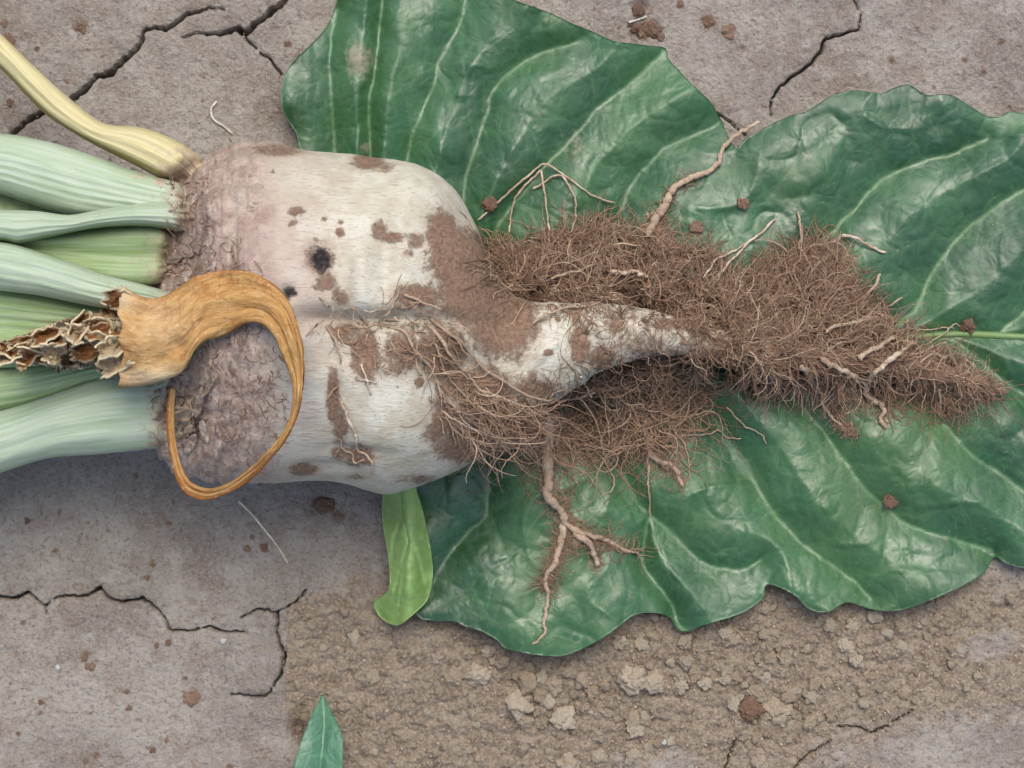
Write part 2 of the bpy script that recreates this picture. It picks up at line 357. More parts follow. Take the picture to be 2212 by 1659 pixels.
L = loose_mask(px, py); gz = ground_h(px, py, L)
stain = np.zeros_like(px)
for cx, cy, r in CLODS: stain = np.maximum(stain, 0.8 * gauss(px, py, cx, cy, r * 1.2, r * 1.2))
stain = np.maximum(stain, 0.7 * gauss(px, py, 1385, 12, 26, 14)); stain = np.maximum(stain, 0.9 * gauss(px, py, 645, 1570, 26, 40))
gz = gz - 3.0 * gauss(px, py, 645, 1575, 20, 34) - 2.5 * gauss(px, py, 1383, 12, 20, 12) - 3 * gauss(px, py, 690, 1092, 30, 20)
cell = 0.00046 / K
for c in CR:
    ca = np.array(c); b = (px > ca[:, 0].min() - 25) & (px < ca[:, 0].max() + 25) & (py > ca[:, 1].min() - 25) & (py < ca[:, 1].max() + 25)
    ii = np.nonzero(b); x = px[ii]; y = py[ii]
    dd, wd, nx, ny = seg_dist(x, y, c); hw = wd / 2
    dep = 3.0 + 0.8 * wd
    ux = (x - nx) / (dd + 1e-6); uy = (y - ny) / (dd + 1e-6)
    z = gz[ii]
    thin = hw < cell * 0.75
    m1 = thin & (dd < cell * 0.62); x = np.where(m1, nx, x); y = np.where(m1, ny, y); z = np.where(m1, z - dep, z)
    wide = ~thin; edge = wide & (np.abs(dd - hw) < cell * 0.55)
    x = np.where(edge, nx + ux * (hw + 0.05), x); y = np.where(edge, ny + uy * (hw + 0.05), y)
    z = np.where(edge, z - 0.25, z)
    inn = wide & (dd <= hw - cell * 0.55); z = np.where(inn, z - dep * (0.75 + 0.25 * (1 - dd / hw)), z)
    z = z - 0.35 * np.exp(-((dd - hw) / 9) ** 2) * (~inn)
    px[ii] = x; py[ii] = y; gz[ii] = z
GX = (px - W / 2) * K; GY = (HH / 2 - py) * K
V = np.stack([GX, GY, gz * 1e-3 * np.where(near, 1, 1)], -1)
ground = mesh_obj("ground", V, gridfaces(len(gx), len(gy))[:, ::-1] if False else gridfaces(len(gx), len(gy)), M_SOIL, attrs={"loose": L, "stain": stain})
ground["kind"] = "structure"; ground["label"] = "pale cracked dry soil with a loose crumbly patch"
def gh(x, y): return float(ground_h(np.array([x]), np.array([y]), loose_mask(np.array([x]), np.array([y])))[0])

# ------------------------------------------------------------------ top-surface map, so roots and crumbs lie on what is under them
ZC = 0.0006; ZN = (760, 600)
zmap = np.zeros(ZN)
def zput(v):
    i = ((v[:, 0] + 0.228) / ZC).astype(int); j = ((v[:, 1] + 0.18) / ZC).astype(int)
    ok = (i >= 0) & (i < ZN[0]) & (j >= 0) & (j < ZN[1]); np.maximum.at(zmap, (i[ok], j[ok]), v[ok, 2] * 1000)
def zget(px, py, it=4):
    px = np.asarray(px, float); py = np.asarray(py, float); z = np.zeros(px.shape)
    for _ in range(it):
        v = P(px, py, z); i = np.clip(((v[..., 0] + 0.228) / ZC).astype(int), 0, ZN[0] - 1); j = np.clip(((v[..., 1] + 0.18) / ZC).astype(int), 0, ZN[1] - 1)
        z = zmap[i, j]
    return z
def zfill():
    global zmap
    for _ in range(3):
        q = zmap.copy()
        for s, a in ((1, 0), (-1, 0), (1, 1), (-1, 1)): q = np.maximum(q, np.roll(zmap, s, a))
        zmap = np.where(zmap <= 0.01, q, zmap)

# ------------------------------------------------------------------ leaves
def sheet(outline, step, edge_noise=0.0, closed_n=None):
    q = np.vstack([outline, outline[:1]]); n = closed_n or int(np.hypot(*np.diff(q, axis=0).T).sum() / 9)
    q = spline(q, n)[:-1]
    if edge_noise:
        s = np.arange(len(q)); q = q + edge_noise * np.stack([fbm(s / 6, s * 0, 3, 3), fbm(s / 6, s * 0 + 9, 3, 4)], 1)
    x0, y0 = q.min(0) - step * 2; x1, y1 = q.max(0) + step * 2
    X, Y = np.meshgrid(np.arange(x0, x1, step), np.arange(y0, y1, step), indexing='ij')
    ins = inside(X, Y, q); n, m = X.shape
    keep = ins[:-1, :-1].astype(int) + ins[1:, :-1] + ins[:-1, 1:] + ins[1:, 1:] >= 2
    F = gridfaces(n, m)[keep.ravel()]
    used = np.unique(F); rem = np.full(n * m, -1); rem[used] = np.arange(len(used)); F = rem[F]
    x = X.ravel()[used].copy(); y = Y.ravel()[used].copy(); i = ins.ravel()[used]
    cnt = np.bincount(F.ravel(), minlength=len(used)); edge = (cnt < 4) | ~i
    e = np.nonzero(edge)[0]; _, _, nx, ny = seg_dist(x[e], y[e], np.vstack([q, q[:1]]))
    x[e] = nx; y[e] = ny
    dd = np.zeros(len(x)); dd, _, _, _ = seg_dist(x, y, np.vstack([q, q[:1]])[::2] if len(q) > 200 else np.vstack([q, q[:1]]))
    dd[e] = 0
    return x, y, F, dd
def slab(name, x, y, z, F, thick, mat, parent, attrs):
    """a thin closed sheet: top at z, underside below it"""
    n = len(x); top = P(x, y, z); bot = top.copy(); bot[:, 2] -= thick * 1e-3
    E = np.concatenate([F[:, [0, 1]], F[:, [1, 2]], F[:, [2, 3]], F[:, [3, 0]]]); key = np.sort(E, 1); k = key[:, 0].astype(np.int64) * n + key[:, 1]
    u, idx, cnt = np.unique(k, return_index=True, return_counts=True); B = E[idx[cnt == 1]]
    side = np.stack([B[:, 1], B[:, 0], B[:, 0] + n, B[:, 1] + n], 1)
    FF = np.vstack([F[:, ::-1], F + n, side]) 
    return mesh_obj(name, np.vstack([top, bot]), FF, mat, parent, {a: np.r_[b, b] for a, b in attrs.items()})

OUT = np.array([(660,345),(648,322),(640,290),(625,265),(608,230),(608,185),(625,145),(655,110),(690,75),(715,40),(728,0),(745,-45),(860,-75),(1000,-45),(1110,0),(1180,25),(1260,60),(1320,85),(1380,95),(1437,103),(1443,125),(1465,150),(1500,185),(1530,215),(1547,240),(1560,262),(1570,288),(1592,325),(1604,306),(1645,280),(1700,252),(1740,240),(1800,205),(1850,195),(1900,202),(1930,190),(1965,183),(2000,206),(2050,205),(2090,225),(2130,250),(2160,252),(2180,241),(2212,245),(2330,262),(2480,350),(2600,520),(2680,740),(2600,950),(2480,1090),(2330,1180),(2260,1215),(2212,1225),(2170,1217),(2147,1203),(2120,1240),(2060,1275),(2000,1300),(1940,1318),(1880,1315),(1830,1300),(1790,1320),(1750,1318),(1720,1290),(1690,1270),(1655,1262),(1650,1290),(1600,1325),(1540,1345),(1490,1362),(1465,1360),(1450,1335),(1425,1325),(1380,1325),(1340,1350),(1290,1385),(1220,1415),(1180,1418),(1130,1410),(1090,1400),(1075,1385),(1040,1365),(1000,1352),(980,1342),(905,1336),(898,1290),(905,1200),(900,1100),(880,1040),(800,950),(700,800),(650,600)], float)
VEINS = [  # points, half width, valley strength
 ([(2680,740),(2400,733),(2212,728),(2060,722),(1900,735),(1600,760),(1300,790),(1000,800),(760,700)],7,1.0),
 ([(1000,800),(995,600),(1002,430),(1012,370),(1030,310),(1055,240),(1065,200),(1100,160),(1160,118),(1250,90)],3.0,1.0),
 ([(900,700),(870,450),(882,335),(905,260),(935,185),(950,130),(990,60),(1010,-20)],2.6,0.9),
 ([(800,700),(725,420),(722,320),(718,250),(712,150),(716,80),(730,20)],2.6,0.9),
 ([(850,700),(803,420),(800,320),(797,250),(802,190),(815,120),(820,50),(830,-30)],2.4,0.7),
 ([(1080,760),(1070,520),(1110,440),(1170,370),(1225,310),(1262,270),(1300,228),(1360,180),(1437,112)],3.2,1.0),
 ([(1225,310),(1200,250),(1190,190),(1195,130),(1230,70)],1.8,0.7),
 ([(1300,228),(1280,180),(1290,120)],1.5,0.5),
 ([(1300,780),(1310,560),(1345,440),(1375,385),(1420,335),(1470,305),(1550,268)],2.6,1.0),
 ([(1420,335),(1385,280),(1370,220)],1.5,0.5),
 ([(1480,760),(1510,560),(1560,480),(1620,440),(1650,435),(1740,425)],2.2,0.8),
 ([(1650,435),(1690,390),(1740,330),(1800,290),(1850,245)],2.0,0.8),
 ([(1600,760),(1700,620),(1800,500),(1850,448),(1888,400),(1915,383),(1990,350),(2060,332),(2130,300)],3.4,1.0),
 ([(1912,385),(1900,330),(1880,305),(1840,240)],1.8,0.7),
 ([(1990,350),(2010,290),(2060,232)],1.8,0.7),
 ([(1780,520),(1740,470),(1720,430)],1.4,0.4),
 ([(1900,735),(1975,670),(2005,605),(2050,540),(2105,482),(2160,440),(2212,410),(2330,350),(2420,330)],3.8,1.2),
 ([(2105,482),(2090,400),(2110,330)],1.5,0.5),
 ([(2150,728),(2250,640),(2350,560),(2500,480)],3.0,1.0),
 ([(1000,800),(1048,1000),(1052,1105),(1010,1150),(962,1210),(930,1270)],2.6,1.0),
 ([(1052,1105),(1080,1165),(1105,1233),(1080,1300),(1060,1360)],2.0,0.8),
 ([(1105,1233),(1160,1280),(1200,1330)],1.4,0.5),
 ([(1200,790),(1320,980),(1360,1050),(1401,1113),(1450,1150),(1521,1218),(1600,1228),(1645,1210)],2.6,1.0),
 ([(1401,1113),(1392,1170),(1390,1222),(1425,1270),(1450,1300),(1468,1350)],2.4,1.0),
 ([(1521,1218),(1520,1270),(1505,1330)],1.5,0.6),
 ([(1390,1222),(1340,1200),(1290,1230)],1.3,0.4),
 ([(1400,780),(1490,850),(1544,905),(1600,995),(1660,1092),(1710,1150),(1757,1193),(1833,1246),(1880,1290)],3.0,1.0),
 ([(1757,1193),(1748,1240),(1738,1300)],1.8,0.8),
 ([(1660,1092),(1650,1150),(1655,1230)],1.4,0.5),
 ([(1600,760),(1690,840),(1750,897),(1825,998),(1874,1058),(1923,1107),(2001,1148),(2095,1174),(2140,1190)],3.2,1.1),
 ([(1923,1107),(1917,1150),(1911,1197),(1881,1257),(1850,1290)],2.0,0.8),
 ([(1825,998),(1815,1040),(1803,1062),(1765,1080)],1.6,0.6),
 ([(1911,1197),(1960,1240),(1990,1290)],1.4,0.5),
 ([(1825,998),(1900,1005),(1960,1000)],1.3,0.4),
 ([(1850,740),(1960,840),(2035,912),(2088,972),(2151,1017),(2212,1062),(2320,1120)],3.2,1.1),
 ([(2088,972),(2080,1006),(2054,1032),(2010,1045)],1.8,0.7),
 ([(2035,912),(1998,957),(1983,1010)],1.6,0.7),
 ([(2140,1012),(2129,1088),(2100,1150)],1.6,0.6),
 ([(2050,725),(2180,830),(2330,930),(2460,1000)],3.0,1.0),
]
VS = [(spline(p, max(8, int(np.hypot(*np.diff(np.array(p), axis=0).T).sum() / 16))), hw, st) for p, hw, st in VEINS]
lx, ly, LF, ledge = sheet(OUT, 4.2, 5.0)
valley = np.zeros(len(lx)); veinc = np.zeros(len(lx)); dmin = np.full(len(lx), 1e3)
wx = lx + 7 * fbm(lx / 40, ly / 40, 2, 31); wy = ly + 7 * fbm(lx / 40, ly / 40, 2, 32)
for p, hw, st in VS:
    dd, _, _, _ = seg_dist(wx, wy, p); st = st * (1 if hw >= 2.5 else 0.65); valley = np.maximum(valley, st * np.exp(-(dd / (24 if hw >= 2.4 else 15))) * (1 if hw >= 2.4 else 0.9)); veinc = np.maximum(veinc, sstep(hw + 2.6, hw - 0.8, dd) * min(0.9, max(0.12, (hw - 1.3) / 2.6)))
    dmin = np.minimum(dmin, dd / max(st, 0.45)) if hw >= 2.4 else dmin
bulge = 1 - np.exp(-(dmin / 60) ** 1.45)
def leaf_z(x, y, valley, bulge, ed):
    z = 5.2 + 4.0 * fbm(x / 210, y / 210, 3, 21) * 2
    z = z + 7.0 * bulge - 1.0 * valley + 4.5 * fbm(x / 105, y / 105, 2, 23) * bulge + 0.3 * fbm(x / 22, y / 22, 2, 26)
    z = z - 0.7 * np.exp(-np.abs(fbm(x / 95, y / 95, 2, 27)) / 0.04) * bulge + 1.6 * np.exp(-np.abs(fbm(x / 190, y / 150, 2, 28)) / 0.09) * bulge
    z = z + 3.5 * (vn(x / 75, y / 75, 25) - 0.35) * np.exp(-ed / 60)
    z = z - 2.2 * np.exp(-ed / 30)
    return np.maximum(z, 1.7 + 0.6 * vn(x / 30, y / 30, 2))
lz = leaf_z(lx, ly, valley, bulge, ledge)
dust = 0.62 * gauss(lx, ly, 775, 130, 45, 60) + 0.5 * gauss(lx, ly, 790, 320, 30, 25) + 0.45 * gauss(lx, ly, 1240, 320, 45, 60) + 0.25 * gauss(lx, ly, 1650, 520, 120, 60) + 0.16 + 0.35 * gauss(lx, ly, 640, 250, 20, 40)
leaf = empty("beet_leaf", P(1500, 800, 0), "large dark green glossy leaf spread flat on the soil under the beet root", "leaf")
blade = slab("leaf_blade", lx, ly, lz, LF, 0.5, M_LEAF, leaf, {"vein": veinc, "dust": dust})
zput(P(lx, ly, lz))
def tube(name, pts, rad, z, mat, parent, sides=8, shade=0.6, wig=0.0, seed=0):
    """pts Nx2, rad (units), z (mm) -> closed tapered tube"""
    n = len(pts); s = np.arange(n)
    pts = pts + wig * np.stack([fbm(s / 5, s * 0 + seed, 3, 41), fbm(s / 5, s * 0 + seed + 5, 3, 42)], 1)
    c = P(pts[:, 0], pts[:, 1], z); t = np.gradient(c, axis=0); t /= np.linalg.norm(t, axis=1)[:, None] + 1e-12
    up = np.array([0, 0, 1.0]); sd = np.cross(t, up); sd /= np.linalg.norm(sd, axis=1)[:, None] + 1e-9; nn = np.cross(sd, t)
    a = np.linspace(0, 2 * np.pi, sides, endpoint=False)
    r = (rad * K * (1 + 0.75 * fbm(s / 3.5, s * 0 + seed, 3, 43)))[:, None, None]
    v = c[:, None, :] + r * (np.cos(a)[None, :, None] * sd[:, None, :] + np.sin(a)[None, :, None] * nn[:, None, :])
    v[0] = c[0] + (v[0] - c[0]) * 0.3; v[-1] = c[-1] + (v[-1] - c[-1]) * 0.15
    sh = np.clip(shade + 0.5 * fbm(s / 4, s * 0 + seed, 2, 44), 0, 1)
    return mesh_obj(name, v, gridfaces(n, sides, True), mat, parent, {"shade": np.repeat(sh, sides)})
zfill()
MV = NT("leaf_midrib", 0.45, 0.4); MV = MV.done(MV.mix(MV.noise(120, 3), (0.075, 0.15, 0.04), (0.21, 0.30, 0.12)))
mp = spline(VEINS[0][0], 120); mrad = np.interp(mp[:, 0], [760, 1900, 2680], [9, 8, 5.0])
tube("midrib", mp, mrad, zget(mp[:, 0], mp[:, 1]) + 0.2, MV, blade, 8)
for p, hw, st in VS[1:]:
    if hw < 2.6: continue
    q = spline(p, 60); q[:, 0] -= 7 * fbm(q[:, 0] / 40, q[:, 1] / 40, 2, 31); q[:, 1] -= 7 * fbm(q[:, 0] / 40, q[:, 1] / 40, 2, 32)
    tube("vein", q, np.linspace(hw * 0.55, hw * 0.12, 60), zget(q[:, 0], q[:, 1]) - 0.2, MV, blade, 6)

# pale folded leaf beside it
PO = np.array([(835,1020),(826,1066),(826,1132),(838,1200),(842,1250),(836,1278),(808,1298),(812,1320),(830,1341),(861,1350),(898,1322),(924,1294),(935,1248),(933,1205),(927,1169),(913,1100),(900,1060),(895,1020)], float)
x, y, F, ed = sheet(PO, 3.5, 2.5)
pv = [spline([(868,1040),(872,1110),(884,1170),(872,1220),(870,1260),(862,1330)], 30), spline([(876,1150),(900,1200),(915,1260)], 14), spline([(872,1110),(850,1170),(848,1210)], 14), spline([(880,1180),(860,1250),(850,1290)], 14)]
vc = np.zeros(len(x))
for q in pv: vc = np.maximum(vc, sstep(4.5, 1.2, seg_dist(x, y, q)[0]) * 0.6)
z = 10 + 9 * np.exp(-((x - 885) / 34) ** 2) - 4 * sstep(1270, 1350, y) + 2 * fbm(x / 40, y / 40, 3, 7) - 1.2 * vc + 8 * sstep(1110, 1030, y) - 4 * sstep(850, 808, x)
pl = empty("pale_leaf", P(870, 1200, 0), "narrow folded pale green leaf poking out from under the bulb beside the dark leaf", "leaf")
slab("leaf_blade", x, y, z, F, 0.45, M_PALE, pl, {"vein": vc * 0.4, "dust": x * 0}); zput(P(x, y, z)); zfill()
q = pv[0]; tube("midrib", q, np.linspace(3.2, 1.2, len(q)), zget(q[:, 0], q[:, 1]), MV, pl, 6)

# grass tip at the lower edge
GO = np.array([(697,1497),(712,1530),(728,1560),(739,1590),(741,1640),(735,1720),(725,1800),(660,1830),(600,1800),(618,1720),(634,1655),(655,1590),(676,1540)], float)
x, y, F, ed = sheet(GO, 3.5, 1.5)
gm = spline([(697,1500),(700,1560),(694,1640),(670,1800)], 40); dm = seg_dist(x, y, gm)[0]
z = 4 + 5 * sstep(1500, 1650, y) + 4 * (1 - np.exp(-dm / 26)) + fbm(x / 30, y / 60, 2, 4)
g = empty("broad_weed_leaf", P(690, 1640, 0), "single pointed blue-green leaf tip lying on brown crumbly soil by the crust edge", "leaf")
slab("leaf_blade", x, y, z, F, 0.4, M_GRASS, g, {"vein": sstep(3.5, 1, dm) * 0.12, "dust": x * 0}); zput(P(x, y, z)); zfill()

# ------------------------------------------------------------------ the sugar beet
beet = empty("sugar_beet", P(760, 690, 0), "uprooted white sugar beet with bearded brown roots and pale green cut stalks", "beet")
TOP = [(300,640),(306,580),(318,520),(345,455),(380,408),(410,372),(440,342),(480,318),(520,309),(560,308),(600,313),(640,324),(720,334),(800,338),(860,344),(910,361),(955,390),(995,432),(1025,482),(1048,535),(1075,592),(1105,632),(1150,652),(1200,652),(1300,652),(1400,668),(1480,692),(1560,715),(1700,735),(1900,765),(2050,790),(2130,822),(2180,846)]
BOT = [(300,790),(306,860),(320,925),(335,965),(352,1000),(382,1025),(420,1038),(500,1045),(600,1044),(700,1040),(760,1050),(820,1065),(870,1058),(950,1030),(1020,1000),(1080,968),(1130,930),(1180,882),(1220,852),(1260,830),(1300,802),(1400,772),(1480,768),(1560,778),(1700,800),(1900,812),(2050,830),(2130,845),(2180,852)]
def yof(lst, xs):
    s = spline(lst, 900); o = np.argsort(s[:, 0], kind='stable'); return np.interp(xs, s[o, 0], s[o, 1])
xs = np.unique(np.r_[300 + 60 * np.linspace(0, 1, 30) ** 1.6, np.arange(360, 1600, 3.0), np.arange(1600, 2181, 6.0)])
yt = yof(TOP, xs); yb = yof(BOT, xs)
zc = np.interp(xs, [300, 600, 900, 1060, 1150, 1250, 1400, 1560, 1800, 2000, 2180], [54, 51, 50, 48, 46, 44, 39, 33, 23, 16, 10])
aw = (yb - yt) / 2 * K * (CAMH - zc * 1e-3) / CAMH; bw = aw * np.interp(xs, [300, 1000, 1200, 2180], [0.86, 0.84, 0.95, 1.0]) * np.interp(xs, [300, 340, 410, 490, 580], [0.3, 0.42, 0.62, 0.87, 1.0])
bw = np.minimum(bw, (zc - 3.0) * 1e-3); C0 = P(xs, (yt + yb) / 2, zc)
NA = 300; th = np.linspace(0, 2 * np.pi, NA, endpoint=False); cs, sn = np.cos(th), np.sin(th)
V = np.empty((len(xs), NA, 3)); V[..., 0] = C0[:, None, 0]; V[..., 1] = C0[:, None, 1] + aw[:, None] * cs; V[..., 2] = C0[:, None, 2] + bw[:, None] * sn
bx, by = U(V); up = sstep(-0.1, 0.35, np.broadcast_to(sn, bx.shape))
disp = 1.6 * fbm(bx / 120, by / 120, 3, 51) + 0.55 * fbm(bx / 34, by / 34, 3, 52)
for cx, cy, rx, ry, a in [(905,440,95,70,4.0),(860,930,110,90,3.0),(830,560,24,110,-2.2),(778,600,26,80,2.0),(850,690,170,22,-7.0),(760,745,60,50,-3.5),(965,620,60,60,-3.0),(1060,690,70,90,-3.0),(1010,800,70,55,-5),(690,690,45,28,-4.0),(722,880,18,90,-2.2),(770,970,60,14,-2.0),(690,560,22,26,-3.2),(625,632,14,16,-2.0),(560,560,110,120,1.5),(525,420,26,26,3.2),(455,462,34,38,3.8),(560,345,60,30,2.0),(470,560,40,60,2.0),(500,640,30,40,-1.5),(545,450,12,60,-2.2),(508,560,7,60,-2.4),(420,560,30,50,-2.0),(410,900,40,60,-2.5),(520,860,90,110,-2.0),(1180,740,60,60,1.5),(1250,750,16,60,-1.2),(1330,720,14,60,-1.0),(640,470,14,12,-1.2),(800,350,60,10,-1.0),(700,1010,50,12,-1.4),(600,960,26,70,1.2)]:
    disp = disp + a * gauss(bx, by, cx, cy, rx, ry) * (up if abs(a) > 1.3 else 1)
rough_c = sstep(640, 470, bx)
disp = disp + rough_c * (3.0 * fbm(bx / 24, by / 24, 4, 55, 0.6) + 1.5 * fbm(bx / 8, by / 30, 2, 56))
disp = disp + 1.3 * fbm(bx / 16, by / 16, 3, 57) * sstep(1000, 1060, bx)
disp = disp * np.minimum(1, aw * 1e3 / 18)[:, None]
V[..., 1] += disp * 1e-3 * cs; V[..., 2] += disp * 1e-3 * sn
bx, by = U(V); V[..., 2] = np.maximum(V[..., 2], 0.0012)
soil = np.zeros_like(bx)
for cx, cy, rx, ry, a in [(955,505,38,55,1),(985,560,60,70,1.1),(1030,620,80,90,1.2),(1085,690,80,80,1.1),(1040,560,60,60,1),(845,512,44,16,.8),(820,500,20,26,.8),(900,520,28,22,.7),(880,548,20,14,.6),(905,640,60,30,.9),(640,456,20,14,.8),(632,482,14,12,.6),(700,473,10,8,.6),(735,480,9,8,.7),(735,503,13,12,.8),(690,560,44,52,.65),(700,610,30,30,.7),(735,640,25,25,.7),(795,350,42,20,.85),(830,362,30,16,.6),(600,325,70,18,.7),(790,765,34,62,.95),(745,720,32,30,.75),(720,855,16,70,.9),(735,920,22,50,.75),(658,1014,38,16,.85),(775,985,40,24,.9),(735,978,24,20,.8),(770,1030,30,10,.6),(870,760,50,50,.85),(905,826,12,12,.9),(850,800,40,18,.6),(955,760,60,60,1),(960,900,30,45,.9),(945,935,40,40,.7),(1010,960,80,45,.95),(1090,920,80,50,1),(1050,850,60,60,1),(980,830,40,40,.9),(900,1035,70,14,.6),(1120,760,36,40,.6),(1150,840,60,26,.8),(1170,690,22,12,.5),(1205,690,9,8,.7),(1245,690,12,12,.7),(1253,745,24,44,.95),(1185,762,14,8,.8),(1150,815,14,22,.7),(1300,770,34,30,.8),(1330,700,30,26,.75),(1380,735,26,34,.6),(1440,700,40,22,.7),(1290,655,70,14,.6),(1420,745,14,20,.5),(1480,690,40,30,.8),(1460,760,30,10,.6),(1555,690,50,16,.6)]:
    soil = np.maximum(soil, a * gauss(bx, by, cx, cy, rx * 1.15, ry * 1.15))
soil = np.maximum(soil, 1.1 * sstep(1545, 1590, bx + 30 * fbm(by / 20, bx / 20, 2, 3)))
soil = np.maximum(soil, 0.75 * sstep(0.15, -0.25, np.broadcast_to(sn, bx.shape)))
soil = np.maximum(soil, 0.18); soil = np.maximum(soil, 0.46 * sstep(1270, 1340, bx)); soil = np.maximum(soil, 0.34 * gauss(bx, by, 800, 760, 190, 110))
crown = np.maximum(sstep(660, 560, bx + 50 * fbm(bx / 60, by / 60, 3, 61)) * 0.62, sstep(590, 440, bx + 40 * fbm(bx / 40, by / 40, 3, 62)))
crown = np.maximum(crown, 0.85 * gauss(bx, by, 520, 880, 110, 150)); crown = np.minimum(crown, 1 - 0.5 * gauss(bx, by, 520, 425, 30, 26) - 0.5 * gauss(bx, by, 455, 462, 34, 36))
pink = np.clip(0.45 * sstep(800, 640, bx) + 0.8 * gauss(bx, by, 590, 560, 90, 120) + 0.7 * gauss(bx, by, 680, 690, 50, 60) + 0.4 * gauss(bx, by, 640, 340, 60, 30), 0, 1)
scar = 1.0 * gauss(bx, by, 692, 560, 26, 34) + 0.85 * gauss(bx, by, 626, 632, 17, 20) + 0.5 * gauss(bx, by, 430, 900, 26, 60) + 0.45 * gauss(bx, by, 410, 940, 20, 20)
body = mesh_obj("root_body", V, gridfaces(len(xs), NA, True)[:, ::-1], M_ROOT, beet, {"soil": soil, "crown": crown, "pink": pink, "scar": scar})
zput(V.reshape(-1, 3)); zfill()

# leaf stalks
def bodyz(a, b):
    """top of the smooth beet body under a sketched point (mm)"""
    z = np.interp(a, xs, zc)
    for _ in range(8):
        v = P(a, b, z); k = np.interp(v[..., 0], C0[:, 0], np.arange(len(xs))); ii = np.arange(len(xs))
        yn = (v[..., 1] - np.interp(k, ii, C0[:, 1])) / np.interp(k, ii, aw)
        z = 0.5 * z + 0.5 * (np.interp(k, ii, zc) + 1000 * np.interp(k, ii, bw) * np.sqrt(np.clip(1 - yn ** 2, 0, 1)))
    return z
def dense(p, lim=110):
    o = [p[0]]
    for a, b in zip(p[:-1], p[1:]):
        n = max(1, int(math.hypot(b[0] - a[0], b[1] - a[1]) / lim))
        o += [(a[0] + (b[0] - a[0]) * k / n, a[1] + (b[1] - a[1]) * k / n) for k in range(1, n + 1)]
    return o
def stalk(top, bot, zs, h, mat, name="leaf_stalk", ribs=6, dirt=None, under=0.0, n=110, m=40, lab=None, skew=0.0, groove=0.0):
    A = spline(dense(top), n); B = spline(dense(bot), n); t = np.linspace(0, 1, n); zz = np.interp(t, np.linspace(0, 1, len(zs)), zs); hh = np.interp(t, np.linspace(0, 1, len(h)), h) if np.ndim(h) else np.full(n, h)
    v = np.linspace(-1, 1, m); sd = A[0, 0] * 0.01 + top[1][1] * 0.1
    prof = np.clip(1 - np.abs(v) ** 2.6, 0, 1) ** 0.55 + skew * v * (1 - v * v)
    rib = (0.012 + 0.03 * vn(v * 2 + sd, v * 0, 3)) * np.cos((v + 0.08 * np.sin(3 * v + sd)) * math.pi * ribs) * (1 - v ** 4) - groove * np.exp(-(v / 0.35) ** 2)
    T = A[:, None, :] * (1 - (v[None, :, None] + 1) / 2) + B[:, None, :] * (v[None, :, None] + 1) / 2
    T = T.copy(); T[..., 0] += 34 * fbm(v * 2.5 + sd, v * 0, 3, 76)[None, :] * sstep(0.8, 1.0, t)[:, None]
    zt = zz[:, None] + hh[:, None] * (prof + rib)[None, :] + 1.1 * fbm(t[:, None] * 9 + sd, v[None, :] * 2 + sd, 3, 71)
    bz = bodyz(T[..., 0], T[..., 1]); fin = sstep(0.90, 1.0, t)[:, None]
    zt = np.maximum(zt - 25 * fin, bz + 0.28 * hh[:, None] * (prof + rib)[None, :] + 1.8 * fbm(T[..., 0] / 14, T[..., 1] / 14, 3, 73) - 4.5 * sstep(0.86, 1.0, t[:, None] + 0.2 * fbm(T[..., 0] / 20, T[..., 1] / 14, 2, 74)) - 5 * (T[..., 0] < 300))
    zb = zz[:, None] - hh[:, None] * (0.8 * np.clip(1 - v ** 2, 0, 1) ** 0.5)[None, :] - 0.15
    zb = np.minimum(zb, zt - 1.0)
    top3 = P(T[..., 0], T[..., 1], zt); bot3 = P(T[..., 0], T[..., 1], zb)
    VV = np.concatenate([top3, bot3[:, ::-1][:, 1:-1]], 1); M = VV.shape[1]
    uu = np.broadcast_to(t[:, None], (n, M)); vv = np.r_[(v + 1) / 2, (v[::-1][1:-1] + 1) / 2]
    uv = np.stack([uu * (np.hypot(*(A[-1] - A[0])) / 300), np.broadcast_to(vv, (n, M)) + sd], -1)
    pxx, pyy = U(VV); dr = np.maximum(sstep(0.72, 0.96, uu) * 0.78 + 0.4 * sstep(0.9, 1.0, uu), 0.12 + 0.25 * sstep(0.75, 1.0, np.abs(np.r_[v, v[1:-1]]))[None, :] * np.ones((n, 1)))
    if dirt:
        for cx, cy, rx, ry, a in dirt: dr = np.maximum(dr, a * gauss(pxx, pyy, cx, cy, rx, ry))
    un = np.broadcast_to(sstep(1 - under, 1 - under * 0.55, np.r_[v, np.ones(m - 2)]), (n, M)) if under else np.zeros((n, M))
    F = gridfaces(n, M, True)
    e0 = np.arange(M); caps = []
    o = mesh_obj(name, VV, F, mat, beet, {"dirt": dr, "under": un}, uv)
    # close the cut end
    me = o.data; bm = bmesh.new(); bm.from_mesh(me); bm.verts.ensure_lookup_table()
    bm.faces.new([bm.verts[i] for i in range(M)][::-1]); bm.faces.new([bm.verts[(n - 1) * M + i] for i in range(M)]); bmesh.ops.recalc_face_normals(bm, faces=bm.faces); bm.to_mesh(me); bm.free()
    if lab: o["label"] = lab
    zput(VV.reshape(-1, 3)); return o
stalk([(-420,640),(0,700),(200,720),(330,720)],[(-420,960),(0,900),(200,860),(330,830)],[34,38,44,48],7,M_LIME)
stalk([(-420,400),(0,405),(150,440),(340,470)],[(-420,560),(0,560),(150,560),(340,560)],[34,38,44,48],7,M_LIME)
stalk([(-420,770),(0,786),(120,775),(230,765),(330,765),(400,770)],[(-420,940),(0,890),(100,866),(200,826),(330,812),(395,815)],[46,48,56,66],8,M_LIME,ribs=5)
stalk([(-420,600),(0,616),(100,634),(200,656),(330,690),(410,700)],[(-420,800),(0,795),(100,788),(210,770),(330,765),(405,762)],[54,57,64,74],8,M_LIME,ribs=7,groove=0.3)
